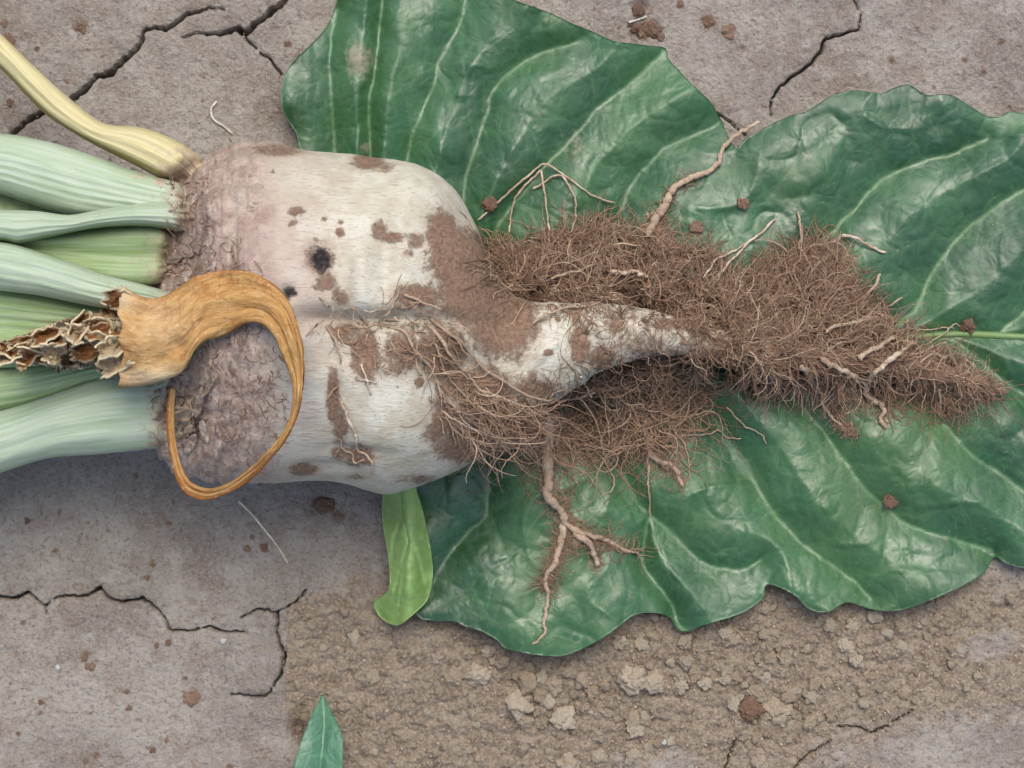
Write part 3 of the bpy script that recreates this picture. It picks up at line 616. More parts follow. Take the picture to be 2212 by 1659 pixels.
stalk([(-420,520),(30,512),(150,500),(260,486),(350,488),(420,520)],[(-420,600),(30,560),(120,585),(220,610),(310,618),(415,600)],[52,57,66,76],6,M_LIME,ribs=3,groove=0.5,dirt=[(300,560,40,30,.6),(370,540,20,40,.9)])
stalk([(-420,250),(0,288),(40,293),(120,310),(200,335),(270,362),(330,380),(400,398),(460,420)],[(-420,330),(0,420),(60,440),(150,466),(220,474),(290,478),(380,490),(455,498)],[50,54,62,70],9,M_GREEN,ribs=7,dirt=[(300,380,40,16,.7),(345,392,24,16,1.0),(270,420,18,14,.55),(190,350,60,8,.4)])
stalk([(-420,440),(0,453),(80,456),(150,464),(220,452),(300,440),(400,434),(460,440)],[(-420,530),(0,521),(40,527),(110,512),(200,494),(280,488),(340,492),(400,505),(455,518)],[60,66,74,80],8,M_GREEN,ribs=5,under=0.32,dirt=[(180,478,30,10,.6),(360,500,30,14,.8),(210,462,26,10,.5)])
stalk([(-420,480),(0,522),(60,536),(150,566),(220,592),(300,612),(380,635),(440,650)],[(-420,560),(0,628),(80,638),(170,656),(240,668),(310,676),(390,688),(440,700)],[62,68,76,82],9,M_GREEN,ribs=5,dirt=[(235,615,14,20,.6)])
stalk([(-420,1000),(0,887),(60,868),(150,835),(220,812),(300,806),(360,812),(415,840)],[(-420,1150),(0,1022),(100,991),(200,982),(290,974),(335,968),(380,962),(412,945)],[48,52,58,64],10,M_GREEN,ribs=4,dirt=[(330,960,18,12,.9),(300,850,40,14,.5)])
stalk([(-420,-260),(-120,-30),(0,72),(60,130),(130,195),(200,252),(240,270),(290,273),(340,286),(395,312),(440,350),(480,410)],[(-420,-170),(-130,35),(0,148),(55,205),(110,256),(195,308),(262,342),(325,374),(375,402),(410,445)],[44,46,48,52,56,62,66],[5,5,5,6,8,7],M_YELLOW,ribs=3,under=0.34,skew=-0.15,dirt=[(420,370,40,40,.55)],lab="yellowing outer leaf stalk with an olive underside")
zfill()

# withered leaf: wide papery base, curling into a thin loop
oute = spline([(262,616),(300,640),(340,645),(380,627),(420,600),(465,587),(510,584),(560,595),(610,635),(640,695),(655,765),(652,850),(632,920),(590,985),(530,1042),(480,1070),(440,1078),(400,1062),(376,1015),(364,945),(362,890),(368,838)], 240)
inne = spline([(262,836),(310,832),(360,818),(395,800),(418,760),(440,737),(485,722),(530,697),(562,697),(590,720),(612,770),(634,830),(630,895),(606,945),(560,995),(505,1040),(465,1056),(440,1056),(408,1040),(388,1000),(376,935),(374,890),(376,840)], 240)
mm = 22; v = np.linspace(0, 1, mm)[None, :, None]; T = oute[:, None] * (1 - v) + inne[:, None] * v
t = np.linspace(0, 1, 240); vv = np.linspace(0, 1, mm)
zline = np.interp(t, [0, .12, .25, .38, .5, .62, .72, .8, .9, 1], [93, 96, 102, 108, 111, 105, 92, 82, 80, 84])
surf = zget(T[..., 0], T[..., 1]); surf = surf.max(1); surf = np.maximum(np.convolve(np.pad(surf, 12, 'edge'), np.ones(25) / 25, 'valid'), 0)[:, None] * (t > 0.3)[:, None]
T[..., 0] += (26 * fbm(np.linspace(0, 7, mm), np.zeros(mm), 3, 88))[None, :] * sstep(0.12, 0.0, t)[:, None]
wid = np.hypot(*(oute - inne).T)
ZZ = np.maximum(zline[:, None], surf + 2.5) + (wid[:, None] * 0.018) * np.sin(math.pi * vv)[None, :] + np.minimum(1, wid / 60)[:, None] * (6 * fbm(T[..., 0] / 70, T[..., 1] / 70, 2, 81) + 2.2 * (0.5 - np.abs(fbm(t[:, None] * 7, vv[None, :] * 3.5, 3, 82)) * 3)) + 0.5 * np.cos(vv * 14)[None, :]
dark = 0.7 * gauss(T[..., 0], T[..., 1], 530, 705, 60, 26) + 0.75 * sstep(0.38, 0.6, t)[:, None] * (0.6 + 0.4 * np.cos(vv * 9)[None, :]) + 0.5 * (vv < 0.08)[None, :] * np.ones((240, 1))
pale = 0.8 * gauss(T[..., 0], T[..., 1], 340, 815, 90, 22) + 0.8 * gauss(T[..., 0], T[..., 1], 265, 630, 26, 40) + 0.3 * gauss(T[..., 0], T[..., 1], 340, 700, 60, 60)
uv = np.stack([np.broadcast_to(t[:, None] * 6, ZZ.shape), np.broadcast_to(vv[None, :], ZZ.shape)], -1)
VV = P(T[..., 0], T[..., 1], ZZ)
wl = mesh_obj("withered_leaf", VV, gridfaces(240, mm)[:, ::-1], M_DRY, beet, {"dark": np.clip(dark, 0, 1), "pale": np.clip(pale, 0, 1)}, uv)
wl["label"] = "withered orange leaf stalk curled into a loop"
md = wl.modifiers.new("thick", 'SOLIDIFY'); md.thickness = 0.0009; md.offset = 0
# crumpled brown blade end
ct = spline([(-15,752),(30,730),(75,714),(112,698),(165,688),(182,694),(205,676),(235,660),(262,640),(292,672)], 150); cb = spline([(-15,782),(40,776),(75,786),(112,790),(135,806),(170,792),(215,796),(240,812),(262,818),(292,800)], 150)
mm = 44; v = np.linspace(0, 1, mm)[None, :, None]; T = ct[:, None] * (1 - v) + cb[:, None] * v; vv = np.linspace(0, 1, mm)[None, :]
T = T + 16 * np.stack([fbm(T[..., 0] / 26, T[..., 1] / 26, 3, 91), fbm(T[..., 0] / 26, T[..., 1] / 26, 3, 92)], -1)
rid = 1 - 2 * np.abs(fbm(T[..., 0] / 70, T[..., 1] / 50, 3, 93)) * 2.4
ZZ = zget(T[..., 0], T[..., 1]) * 0.25 + 0.75 * np.interp(T[..., 0], [0, 150, 290], [70, 78, 86]) + 5 * rid + 6 * np.abs(np.sin(vv * 4.2 + T[..., 0] / 60)) - 5
hole = gauss(T[..., 0], T[..., 1], 140, 752, 50, 24) + gauss(T[..., 0], T[..., 1], 245, 660, 24, 24) + gauss(T[..., 0], T[..., 1], 50, 768, 34, 10) + 0.8 * gauss(T[..., 0], T[..., 1], 210, 745, 16, 20)
ZZ = ZZ - 6 * np.minimum(hole, 1)
zs0 = zget(T[..., 0], T[..., 1]); zs0 = np.maximum.accumulate(zs0[:, ::1], 1) * 0 + zs0.max(1)[:, None] * 0.5 + zs0 * 0.5
ZZ = np.maximum(ZZ, zs0 + 1.2 + 1.5 * rid)
pale = np.clip(1.3 * sstep(0.55, 0.95, rid) * (1 - hole) + 0.8 * gauss(T[..., 0], T[..., 1], 200, 780, 40, 24), 0, 1)
cl = mesh_obj("crumpled_blade", P(T[..., 0], T[..., 1], ZZ), gridfaces(150, mm)[:, ::-1], M_CRISP, beet, {"dark": np.clip(hole * 0.9 + 0.25 * sstep(0.2, -0.4, rid), 0, 1), "pale": pale}, np.stack([T[..., 0] / 80, T[..., 1] / 80], -1))
cl["label"] = "crumpled crisp brown remains of the withered leaf blade"
md = cl.modifiers.new("thick", 'SOLIDIFY'); md.thickness = 0.0008
zput(P(oute[:, 0], oute[:, 1], zline))

fl = np.random.default_rng(21)
for k in range(22):
    u = (k + 0.5) / 22; ax = 5 + 275 * u + fl.normal(0, 6); ay = np.interp(ax, [0, 90, 180, 285], [760, 745, 740, 725]) + fl.normal(0, 1) * np.interp(u, [0, 1], [9, 38])
    L1, L2 = fl.uniform(16, 34) + 12 * u, fl.uniform(9, 18) + 8 * u; an = fl.normal(-0.35, 0.55)
    A, B = np.meshgrid(np.linspace(-1, 1, 18), np.linspace(-1, 1, 12), indexing='ij'); sd = k * 3.7
    ra = 1 + 0.9 * fbm(B * 2.2 + sd, A * 0, 3, 5); rb = 1 + 0.9 * fbm(A * 2.2 + sd, B * 0, 3, 6)
    X = A * L1 * ra; Y = B * L2 * rb * (1 - 0.35 * A * A); X, Y = ax + X * math.cos(an) - Y * math.sin(an), ay + X * math.sin(an) + Y * math.cos(an)
    curl = fl.uniform(-2, 6); ZB = np.interp(ax, [0, 150, 290], [82, 88, 94]) + fl.uniform(-1, 4)
    Z = ZB + curl * B * B + fl.uniform(-3, 4) * A + fl.uniform(-3, 3) * B + 3.5 * fbm(A * 1.5 + sd, B * 1.5, 3, 7) + 1.6 * (0.5 - np.abs(fbm(A * 2 + sd, B * 3, 2, 8)) * 4)
    edge = np.maximum(np.abs(A), np.abs(B)); br = fl.random() < 0.45
    fo = mesh_obj("dry_flake", P(X, Y, Z), gridfaces(18, 12)[:, ::-1], M_CRISP, cl, {"dark": (0.95 if br else 0.2) * (1 - sstep(0.7, 1, edge)), "pale": sstep(0.75, 1.0, edge) * 0.9 + (0 if br else 0.35)}, np.stack([A, B], -1))
    md = fo.modifiers.new("thick", 'SOLIDIFY'); md.thickness = 0.0006
# clotted soil inside the root beard
UPX = [1030,1060,1100,1200,1300,1400,1500,1600,1650,1720,1780,1830,1900,1960,2060,2140,2190]
UPE = [540,528,512,502,500,520,552,588,606,572,565,640,690,728,765,806,847]
LOE = [955,960,945,905,872,850,818,812,830,846,850,850,850,850,868,868,858]
def mat_z(x, y):
    """height of the root beard over the leaf (mm)"""
    c = np.interp(x, [1000, 1200, 1560, 1800, 2000, 2190], [770, 745, 750, 775, 795, 849]); top = np.interp(x, UPX, UPE); bot = np.interp(x, UPX, LOE)
    e = np.where(y < c, (y - top) / (c - top), (bot - y) / (bot - c)); e = np.clip(e, -0.3, 1)
    zt = np.interp(x, [1000, 1200, 1400, 1560, 1800, 2000, 2190], [62, 52, 44, 40, 30, 22, 11])
    return 8 + (zt - 8) * np.clip(e, 0, 1) ** 0.75 * 0.92 * (1 + 0.42 * fbm(x / 48, y / 48, 3, 97))
CO = np.array(list(zip(UPX, UPE)) + [(a, b - 20) for a, b in list(zip(UPX, LOE))[::-1][1:]], float); CO[:len(UPX), 1] += 16
x, y, F, ed = sheet(CO, 5.0, 34.0)
z = mat_z(x, y) * 0.80 - 3 + 5 * fbm(x / 40, y / 40, 4, 95) + 2.5 * fbm(x / 12, y / 12, 3, 96)
cz = (x > 1000) & (x < 1580) & (y > yof(TOP, x) + 8) & (y < yof(BOT, x) - 8)
z = np.where(cz, np.minimum(z, 20), z); z = np.maximum(z, zget(x, y) * (~cz) * 0 + 4)
MC = NT("clotted_soil", 0.95, 0.1); f1 = MC.noise(500, 5, 0.7)
MC = MC.done(MC.mix(MC.step(f1, 0.35, 0.7), (0.10, 0.058, 0.037), (0.215, 0.135, 0.09)), MC.bump(f1, 0.0025, 1.0))
clot = slab("clinging_soil", x, y, z, F, 3.0, MC, beet, {"loose": x * 0}); zput(P(x, y, z)); zfill()

# ---------------------------------------------------------------- roots
ROOTS = [  # name, points, start radius, end radius, shade, lift
 ("rootlet",[(805,699),(852,709),(878,722),(898,759),(928,792),(945,832),(965,862),(1005,899),(1045,936),(1062,972),(1072,1009),(1077,1042)],3.2,2.0,.7,2),
 ("rootlet",[(918,696),(952,729),(972,766),(1012,812),(1045,849),(1078,862)],3.6,2.6,.72,3),
 ("rootlet",[(928,686),(965,716),(1012,756),(1045,796),(1095,829),(1145,856),(1195,866),(1252,859),(1288,846)],3.8,2.4,.55,3),
 ("rootlet",[(705,702),(725,739),(738,786)],3.4,1.6,.6,1),
 ("rootlet",[(738,869),(752,906),(768,939),(772,969),(792,986),(805,1009),(798,1036)],3.0,2.2,.9,1.5),
 ("rootlet",[(735,946),(742,969),(762,982),(765,999),(788,992)],2.2,1.6,.75,1),
 ("rootlet",[(778,786),(795,832),(812,899)],2.0,1.2,.98,2),
 ("rootlet",[(748,819),(790,823),(828,829)],2.0,1.2,.98,2),
 ("rootlet",[(818,696),(845,666),(868,612)],2.4,1.5,.65,1.5),
 ("rootlet",[(872,636),(912,652),(955,671)],2.8,2.0,.7,2),
 ("rootlet",[(975,882),(975,919),(985,962)],2.4,1.5,.7,2),
 ("rootlet",[(1045,849),(1075,882),(1082,932),(1095,979)],2.6,1.6,.8,3),
 ("rootlet",[(1045,939),(1095,959),(1128,972),(1172,979)],2.6,2.2,.7,2),
 ("rootlet",[(1255,812),(1265,835),(1278,859)],2.4,2.0,.97,3),
 ("rootlet",[(1145,880),(1178,909),(1228,952)],2.4,1.8,.65,2),
 ("rootlet",[(1278,932),(1285,975),(1252,995)],2.2,1.5,.5,2),
 ("rootlet",[(1245,940),(1300,990),(1325,1032),(1322,1059),(1300,1072)],2.4,1.5,.6,2),
 ("rootlet",[(755,700),(790,706),(818,697),(850,690),(905,700)],2.4,1.8,.7,1.5),
 ("rootlet",[(700,690),(680,705),(660,730)],2.2,1.4,.7,1),
 ("rootlet",[(690,640),(720,670),(760,665),(790,690)],1.8,1.2,.6,1),
 ("rootlet",[(895,760),(905,800),(925,850),(950,900),(960,940)],2.2,1.4,.65,1.5),
 ("rootlet",[(900,700),(940,745),(960,800),(1000,850),(1040,900),(1062,940)],2.8,1.6,.6,2.5),
 ("rootlet",[(960,860),(1010,905),(1045,925),(1110,940),(1165,935)],2.6,1.6,.62,2.5),
 ("rootlet",[(735,830),(715,850),(700,880)],1.8,1.0,.8,1),
 ("rootlet",[(738,960),(728,980),(722,990)],1.8,1.2,.6,1),
 ("side_root",[(1184,905),(1184,960),(1184,997),(1188,1045),(1180,1068),(1210,1102),(1225,1136),(1262,1151),(1300,1166),(1337,1181),(1382,1196)],14,2.5,.6,3),
 ("side_root",[(1236,1150),(1274,1177),(1292,1222)],6.5,5.5,.75,3),
 ("side_root",[(1221,1130),(1206,1192),(1180,1248),(1184,1278),(1176,1334),(1172,1375),(1146,1394)],7.5,2.2,.75,2.5),
 ("side_root",[(1390,905),(1405,978),(1450,1008),(1476,1050)],6,4,.7,3),
 ("rootlet",[(1401,990),(1401,1053),(1405,1117)],2.8,1.8,.7,2),
 ("side_root",[(1396,510),(1427,458),(1457,404),(1498,383),(1540,362),(1561,325),(1577,300),(1607,283),(1640,266)],10,3,.72,4),
 ("rootlet",[(1033,476),(1078,435),(1160,364),(1190,360),(1239,394),(1277,420),(1329,439)],2.6,1.8,.84,3),
 ("rootlet",[(1168,367),(1115,424),(1104,469),(1100,505)],2.6,1.8,.84,3),
 ("rootlet",[(1168,367),(1183,469),(1187,525)],2.6,1.8,.84,3),
 ("rootlet",[(1150,410),(1209,379),(1239,424),(1243,472),(1230,510)],2.6,1.8,.84,3),
 ("rootlet",[(1674,472),(1640,508),(1614,526),(1547,599)],2.6,2.6,.92,4),
 ("rootlet",[(1612,527),(1580,545),(1547,562),(1520,600)],2.0,2.0,.85,4),
 ("rootlet",[(1795,525),(1830,508),(1876,531),(1914,546)],3.8,3.0,.9,5),
 ("rootlet",[(1723,455),(1730,505),(1727,540)],2.2,3.2,.7,5),
 ("rootlet",[(1902,589),(1891,616),(1853,656)],3.4,3.0,.75,5),
 ("rootlet",[(1949,642),(1902,671),(1860,690)],2.2,2.4,.6,4),
 ("rootlet",[(1783,718),(1800,706),(1844,697),(1888,686),(1914,694)],3.6,4.6,.8,6),
 ("rootlet",[(1853,776),(1876,759),(1917,738),(1949,721)],5,4,.75,5),
 ("side_root",[(1984,732),(1946,761),(1911,785),(1888,808),(1873,829)],4.6,5.5,.85,6),
 ("side_root",[(1771,776),(1830,805),(1867,831),(1873,855),(1908,878),(1905,907),(1914,925)],6,4.5,.72,6),
 ("side_root",[(1730,788),(1771,846),(1783,884),(1815,919),(1844,942)],6,2,.66,4),
 ("rootlet",[(1427,842),(1480,822),(1510,822),(1524,836)],3.2,2.6,.95,6),
 ("rootlet",[(1570,878),(1607,919),(1644,938),(1656,960)],2.2,1.4,.6,2),
 ("rootlet",[(1450,941),(1525,938),(1551,930),(1570,945),(1603,949)],2.2,1.4,.65,2),
 ("rootlet",[(1960,690),(1965,708),(2010,712),(2060,706)],1.8,1.2,.7,4),
 ("rootlet",[(2000,745),(2040,720),(2062,700),(2075,704)],1.8,1.4,.8,4),
 ("rootlet",[(2028,840),(2030,870),(2036,900)],4,1.8,.55,3),
 ("rootlet",[(1320,585),(1345,590),(1365,586),(1400,600)],5,3.5,.86,7),
 ("rootlet",[(1190,600),(1240,588),(1290,570)],2.6,2,.75,6),
 ("rootlet",[(1150,700),(1180,680),(1230,664),(1265,662)],2.6,1.8,.7,2),
]
for i, (nm, pts, r0, r1, sh, lift) in enumerate(ROOTS):
    q = spline(pts, max(30, len(pts) * 13)); n = len(q)
    zs = zget(q[:, 0], q[:, 1]); zs = np.maximum.reduce([np.pad(zs, 3, 'edge')[k:k + n] for k in range(7)]); zs = np.convolve(np.pad(zs, 6, 'edge'), np.ones(13) / 13, 'valid')
    zs = zs + np.linspace(r0, r1, n) * 0.16 + lift * 0.3 * np.sin(np.linspace(0.25, 2.9, n)) ** 2
    mtop = np.interp(q[:, 0], UPX, UPE) + 6; mbot = np.interp(q[:, 0], UPX, LOE) - 6
    inm = (q[:, 0] > 1100) & (q[:, 1] > mtop) & (q[:, 1] < mbot)
    add = np.where(inm, np.maximum(mat_z(q[:, 0], q[:, 1]) * 1.06 + 2.2 - zs, 2.0), 0); zs = zs + np.convolve(np.pad(add, 9, 'edge'), np.ones(19) / 19, 'valid')
    big = r0 > 4.5
    tube(nm, q, np.linspace(r0, r1, n), zs, M_SIDE if (big or sh > 0.54) else M_FIB, beet, 10 if big else 6, sh, 13.0 if big else 7.0, i * 7)

def fibres(name, x, y, z, phi, ln, rad, curl, shade, rise=0.0, M=8, follow=True, hug=0.35):
    n = len(x); x = np.array(x, float); y = np.array(y, float); phi = np.array(phi, float); z = np.array(z, float)
    C = np.empty((n, M, 3)); dphi = rng.normal(0, curl, n); st = ln / (M - 1)
    zz = z.copy(); dz = rng.normal(rise, 0.5, n) * ln * K * 1000 / (M - 1) * 0.7
    for k in range(M):
        s = zget(x, y, 3) if follow else 0
        zz = np.maximum(zz, s + hug); C[:, k] = P(x, y, zz)
        dphi = 0.6 * dphi + rng.normal(0, curl, n); phi = phi + dphi
        x = x + np.cos(phi) * st; y = y + np.sin(phi) * st; zz = zz + dz; dz = dz - ln * K * 1000 / (M - 1) * 0.09
    t = np.gradient(C, axis=1); t /= np.linalg.norm(t, axis=2, keepdims=True) + 1e-12
    sd = np.cross(t, np.array([0.1, 0.05, 1.0])); sd /= np.linalg.norm(sd, axis=2, keepdims=True) + 1e-9; nn = np.cross(sd, t)
    a = np.array([0.5, 2.6, 4.7]); r = (np.asarray(rad)[:, None] * np.linspace(1, 0.35, M)[None, :] * K)[:, :, None, None]
    VV = C[:, :, None, :] + r * (np.cos(a)[None, None, :, None] * sd[:, :, None, :] + np.sin(a)[None, None, :, None] * nn[:, :, None, :])
    base = (np.arange(n) * M * 3)[:, None]; F = gridfaces(M, 3, True).ravel()[None, :] + base
    return mesh_obj(name, VV, F.reshape(-1, 4), M_FIB, beet, {"shade": np.repeat(np.clip(shade, 0, 1), M * 3)}, kind="stuff")
def R(n, a, b): return rng.uniform(a, b, n)
def scatter(n, poly):
    q = np.array(poly, float); out = np.zeros((0, 2))
    while len(out) < n:
        p = rng.uniform(q.min(0), q.max(0), (n * 2, 2)); out = np.vstack([out, p[inside(p[:, 0], p[:, 1], q)]])
    return out[:n, 0], out[:n, 1]
def tufty(x, y, s=38, seed=1): return (vn(x / s, y / s, seed) - 0.5)
def tufts(poly, n, k, ang, spread=0.45):
    """n tufts of about k hairs that share a root and a heading"""
    x, y = scatter(n, poly); hd = ang(x, y) + rng.normal(0, 0.65, n); ln = R(n, 0.5, 1.5); sh = R(n, -0.22, 0.28)
    i = np.repeat(np.arange(n), rng.integers(max(1, k - 4), k + 5, n)); m = len(i); jt = R(n, 2, 9)[i]
    return x[i] + rng.normal(0, 1, m) * jt, y[i] + rng.normal(0, 1, m) * jt, hd[i] + rng.normal(0, spread, m), ln[i], sh[i]
def beard(poly, n, k, ang, l0, l1, curl, s0, s1, zlo=0.84, spread=0.5):
    x, y, hd, ln, sh = tufts(poly, n, k, ang, spread); m = len(x); ln = ln * np.interp(x, [1600, 1800, 2000, 2180], [1, 0.85, 0.68, 0.55])
    fibres("fine_root_beard", x, y, np.maximum(mat_z(x, y), zget(x, y) * 0.98) * R(m, zlo, 1.03) + 0.5, hd, ln * R(m, l0, l1), R(m, 0.7, 1.3) + 1.1 * (rng.random(m) < 0.1), curl, np.where(rng.random(m) < 0.10, R(m, 0.85, 1.0), R(m, s0, s1) + sh), 0.08, 9)
upper = [(1040,545),(1100,515),(1200,500),(1300,495),(1400,512),(1500,540),(1600,572),(1660,600),(1660,700),(1560,705),(1480,690),(1400,662),(1300,648),(1150,648),(1090,620)]
beard(upper, 250, 13, lambda x, y: -0.2 + 3.4 * tufty(x, y, 60, 3) + np.where(rng.random(len(x)) < 0.35, math.pi, 0), 22, 90, 0.26, 0.08, 0.8, 0.8, 0.34)
right = [(1560,620),(1650,612),(1720,580),(1780,575),(1830,640),(1900,695),(1960,735),(2060,772),(2130,810),(2170,845),(2080,860),(1960,840),(1840,840),(1750,845),(1650,825),(1560,780)]
CYR = lambda x: np.interp(x, [1560, 1800, 2000, 2190], [735, 765, 795, 849])
beard(right, 380, 13, lambda x, y: 0.12 + 0.008 * (y - CYR(x)) + 1.5 * tufty(x, y, 45, 5), 24, 90, 0.22, 0.08, 0.85, 0.8, 0.30)
lower = [(1080,850),(1180,880),(1260,840),(1300,812),(1400,782),(1500,778),(1570,790),(1500,830),(1440,860),(1400,880),(1300,900),(1200,925),(1100,950),(1050,920)]
beard(lower, 110, 8, lambda x, y: 0.55 + 3.4 * tufty(x, y, 55, 7), 35, 110, 0.32, 0.15, 0.8)
beard([(1690,545),(1800,535),(1820,590),(1700,600)], 42, 10, lambda x, y: -1.1 + 0.9 * tufty(x, y, 40, 4), 25, 75, 0.2, 0.2, 0.85, 0.8, 0.3)
beard([(1390,470),(1440,450),(1440,500),(1395,520)], 12, 9, lambda x, y: -0.6 + 0 * x, 14, 40, 0.3, 0.2, 0.85, 0.8, 0.5)
beard([(1780,850),(1800,850),(1840,930),(1820,930)], 16, 7, lambda x, y: 0.9 + 0 * x, 14, 40, 0.25, 0.2, 0.85, 0.8, 0.5)
beard([(2015,850),(2060,850),(2045,890),(2025,890)], 14, 9, lambda x, y: 1.3 + 0 * x, 16, 50, 0.25, 0.2, 0.85, 0.8, 0.4)
beard([(2050,800),(2150,830),(2170,850),(2080,860)], 30, 11, lambda x, y: 0.35 + 0.01 * (y - 835), 20, 60, 0.18, 0.2, 0.85, 0.8, 0.3)
veil = [(1240,660),(1420,668),(1600,700),(1640,770),(1560,790),(1420,780),(1300,800)]
beard(veil, 34, 7, lambda x, y: 0.2 + 3.0 * tufty(x, y, 40, 8), 14, 46, 0.3, 0.1, 0.7, 0.98)
beard([(1480,680),(1600,700),(1640,780),(1560,790),(1490,770)], 46, 8, lambda x, y: 0.2 + 3.0 * tufty(x, y, 40, 8), 18, 60, 0.28, 0.05, 0.65, 0.98)
# long loose ones trailing below and above
x, y = scatter(520, [(1090,900),(1500,850),(1560,800),(1500,900),(1420,960),(1200,970),(1120,980)])
fibres("trailing_rootlets", x, y, zget(x, y) + 2, R(len(x), 0.2, 2.2), R(len(x), 60, 190), R(len(x), 0.9, 1.9), 0.30, R(len(x), 0.35, 0.95), 0.0, 14)
x, y = scatter(330, [(1560,780),(1900,830),(2160,850),(2060,870),(1840,850),(1640,830)])
fibres("trailing_rootlets", x, y, zget(x, y) + 1, 0.9 + rng.normal(0, 0.5, len(x)), R(len(x), 40, 120), R(len(x), 0.8, 1.7), 0.22, R(len(x), 0.25, 0.8), 0.0, 12)
x, y = scatter(260, [(1080,520),(1300,500),(1500,545),(1560,570),(1400,540),(1200,520)])
fibres("trailing_rootlets", x, y, zget(x, y) + 2, -1.2 + rng.normal(0, 0.7, len(x)), R(len(x), 35, 110), R(len(x), 0.8, 1.7), 0.28, R(len(x), 0.3, 0.9), 0.05, 12)
x, y = scatter(420, [(1560,620),(1720,550),(1800,550),(1850,640),(1960,735),(2060,775),(1900,720),(1700,640)])
fibres("trailing_rootlets", x, y, zget(x, y) + 2, -0.95 + rng.normal(0, 0.4, len(x)), R(len(x), 35, 105), R(len(x), 0.8, 1.8), 0.16, R(len(x), 0.25, 0.85), 0.1, 10)
# fuzz along the side roots and strands on the bulb
def along(pts, n, spread):
    q = spline(pts, 200); i = rng.integers(0, 200, n); return q[i, 0] + rng.normal(0, spread, n), q[i, 1] + rng.normal(0, spread, n)
for pts, n, ln in [(ROOTS[25][1], 330, 75), (ROOTS[27][1][:4], 260, 70), (ROOTS[26][1], 60, 50), (ROOTS[28][1], 130, 60), (ROOTS[30][1][:4], 150, 36), (ROOTS[44][1][2:], 70, 36), (ROOTS[45][1], 200, 40)]:
    x, y = along(pts, n, 4)
    fibres("side_root_fuzz", x, y, zget(x, y) + 1.2, R(n, 0, 2 * math.pi), R(n, ln * 0.3, ln), R(n, 0.6, 1.2), 0.34, R(n, 0.35, 0.9), 0.0, 11)
x, y = scatter(130, [(690,680),(760,660),(860,640),(960,660),(1000,760),(950,800),(860,790),(780,780),(720,740)])
fibres("bulb_rootlets", x, y, zget(x, y) + 0.4, 0.9 + rng.normal(0, 0.8, len(x)), R(len(x), 25, 110), R(len(x), 0.8, 1.7), 0.22, R(len(x), 0.45, 1.0), 0.0, 11)
x, y = scatter(170, [(930,790),(1000,800),(1100,860),(1130,900),(1090,960),(1000,960),(950,900)])
fibres("bulb_rootlets", x, y, zget(x, y) + 0.4, 0.75 + rng.normal(0, 0.4, len(x)), R(len(x), 40, 150), R(len(x), 0.8, 1.8), 0.16, R(len(x), 0.45, 1.0), 0.02, 12)
x, y = scatter(420, [(400,560),(520,500),(600,640),(620,900),(560,1010),(430,1020),(370,900),(400,700)])
fibres("crown_fibres", x, y, zget(x, y) + 0.2, 1.5 + rng.normal(0, 0.6, len(x)), R(len(x), 10, 48), R(len(x), 0.6, 1.3), 0.22, R(len(x), 0.0, 0.85), 0.0, 7)

x, y = scatter(520, [(360,390),(450,380),(470,520),(440,680),(400,820),(410,960),(350,980),(320,900),(360,700),(350,560)])
fibres("crown_fibres", x, y, zget(x, y) + 0.3, rng.normal(0, 1.6, len(x)), R(len(x), 6, 34), R(len(x), 0.7, 2.0), 0.3, R(len(x), 0.0, 0.9), 0.05, 6)
# papery scale bits on the crown
MP = crumb_material("papery_scale", (0.27, 0.20, 0.155), (0.50, 0.42, 0.34), 150.0)
for sx, sy, rx, ry, a in [(522,418,22,26,0.3),(545,440,14,18,1.0),(458,455,24,36,0.2),(435,430,18,20,0.8),(545,372,10,26,0.5),(485,500,8,30,0.1),(505,590,7,40,0.05),(425,395,16,12,0.4),(412,470,14,22,0.2),(398,540,20,14,0.6),(370,560,22,10,-0.3),(430,530,16,22,0.1),(455,600,12,26,0.3),(395,600,18,12,-0.5),(420,650,20,12,0.2),(350,850,10,22,0.1),(345,920,10,24,0.1),(362,975,14,20,-0.4),(410,960,10,26,0.5),(430,870,10,34,0.2),(455,830,8,30,0.5),(440,930,8,26,-0.3),(560,400,10,18,0.1),(590,370,14,10,0.2)]:
    n1, n2 = 12, 20; r = np.linspace(0, 1, n1)[:, None]; an = np.linspace(0, 2 * np.pi, n2, endpoint=False)[None, :]
    X = r * np.cos(an) * rx * (1 + 0.5 * fbm(np.cos(an) * 1.5 + sx, np.sin(an) * 1.5 + sy, 2, 5)); Y = r * np.sin(an) * ry * (1 + 0.5 * fbm(np.cos(an) * 1.5 + sy, np.sin(an) * 1.5, 2, 6))
    X, Y = sx + X * math.cos(a) - Y * math.sin(a), sy + X * math.sin(a) + Y * math.cos(a)
    Z = bodyz(X, Y) + 0.9 + 0.9 * (1 - r ** 2) + 4.2 * fbm(X / 11, Y / 11, 3, 7, 0.6) - 0.3
    mesh_obj("leaf_scale", P(X, Y, Z), gridfaces(n1, n2, True), MP, beet)

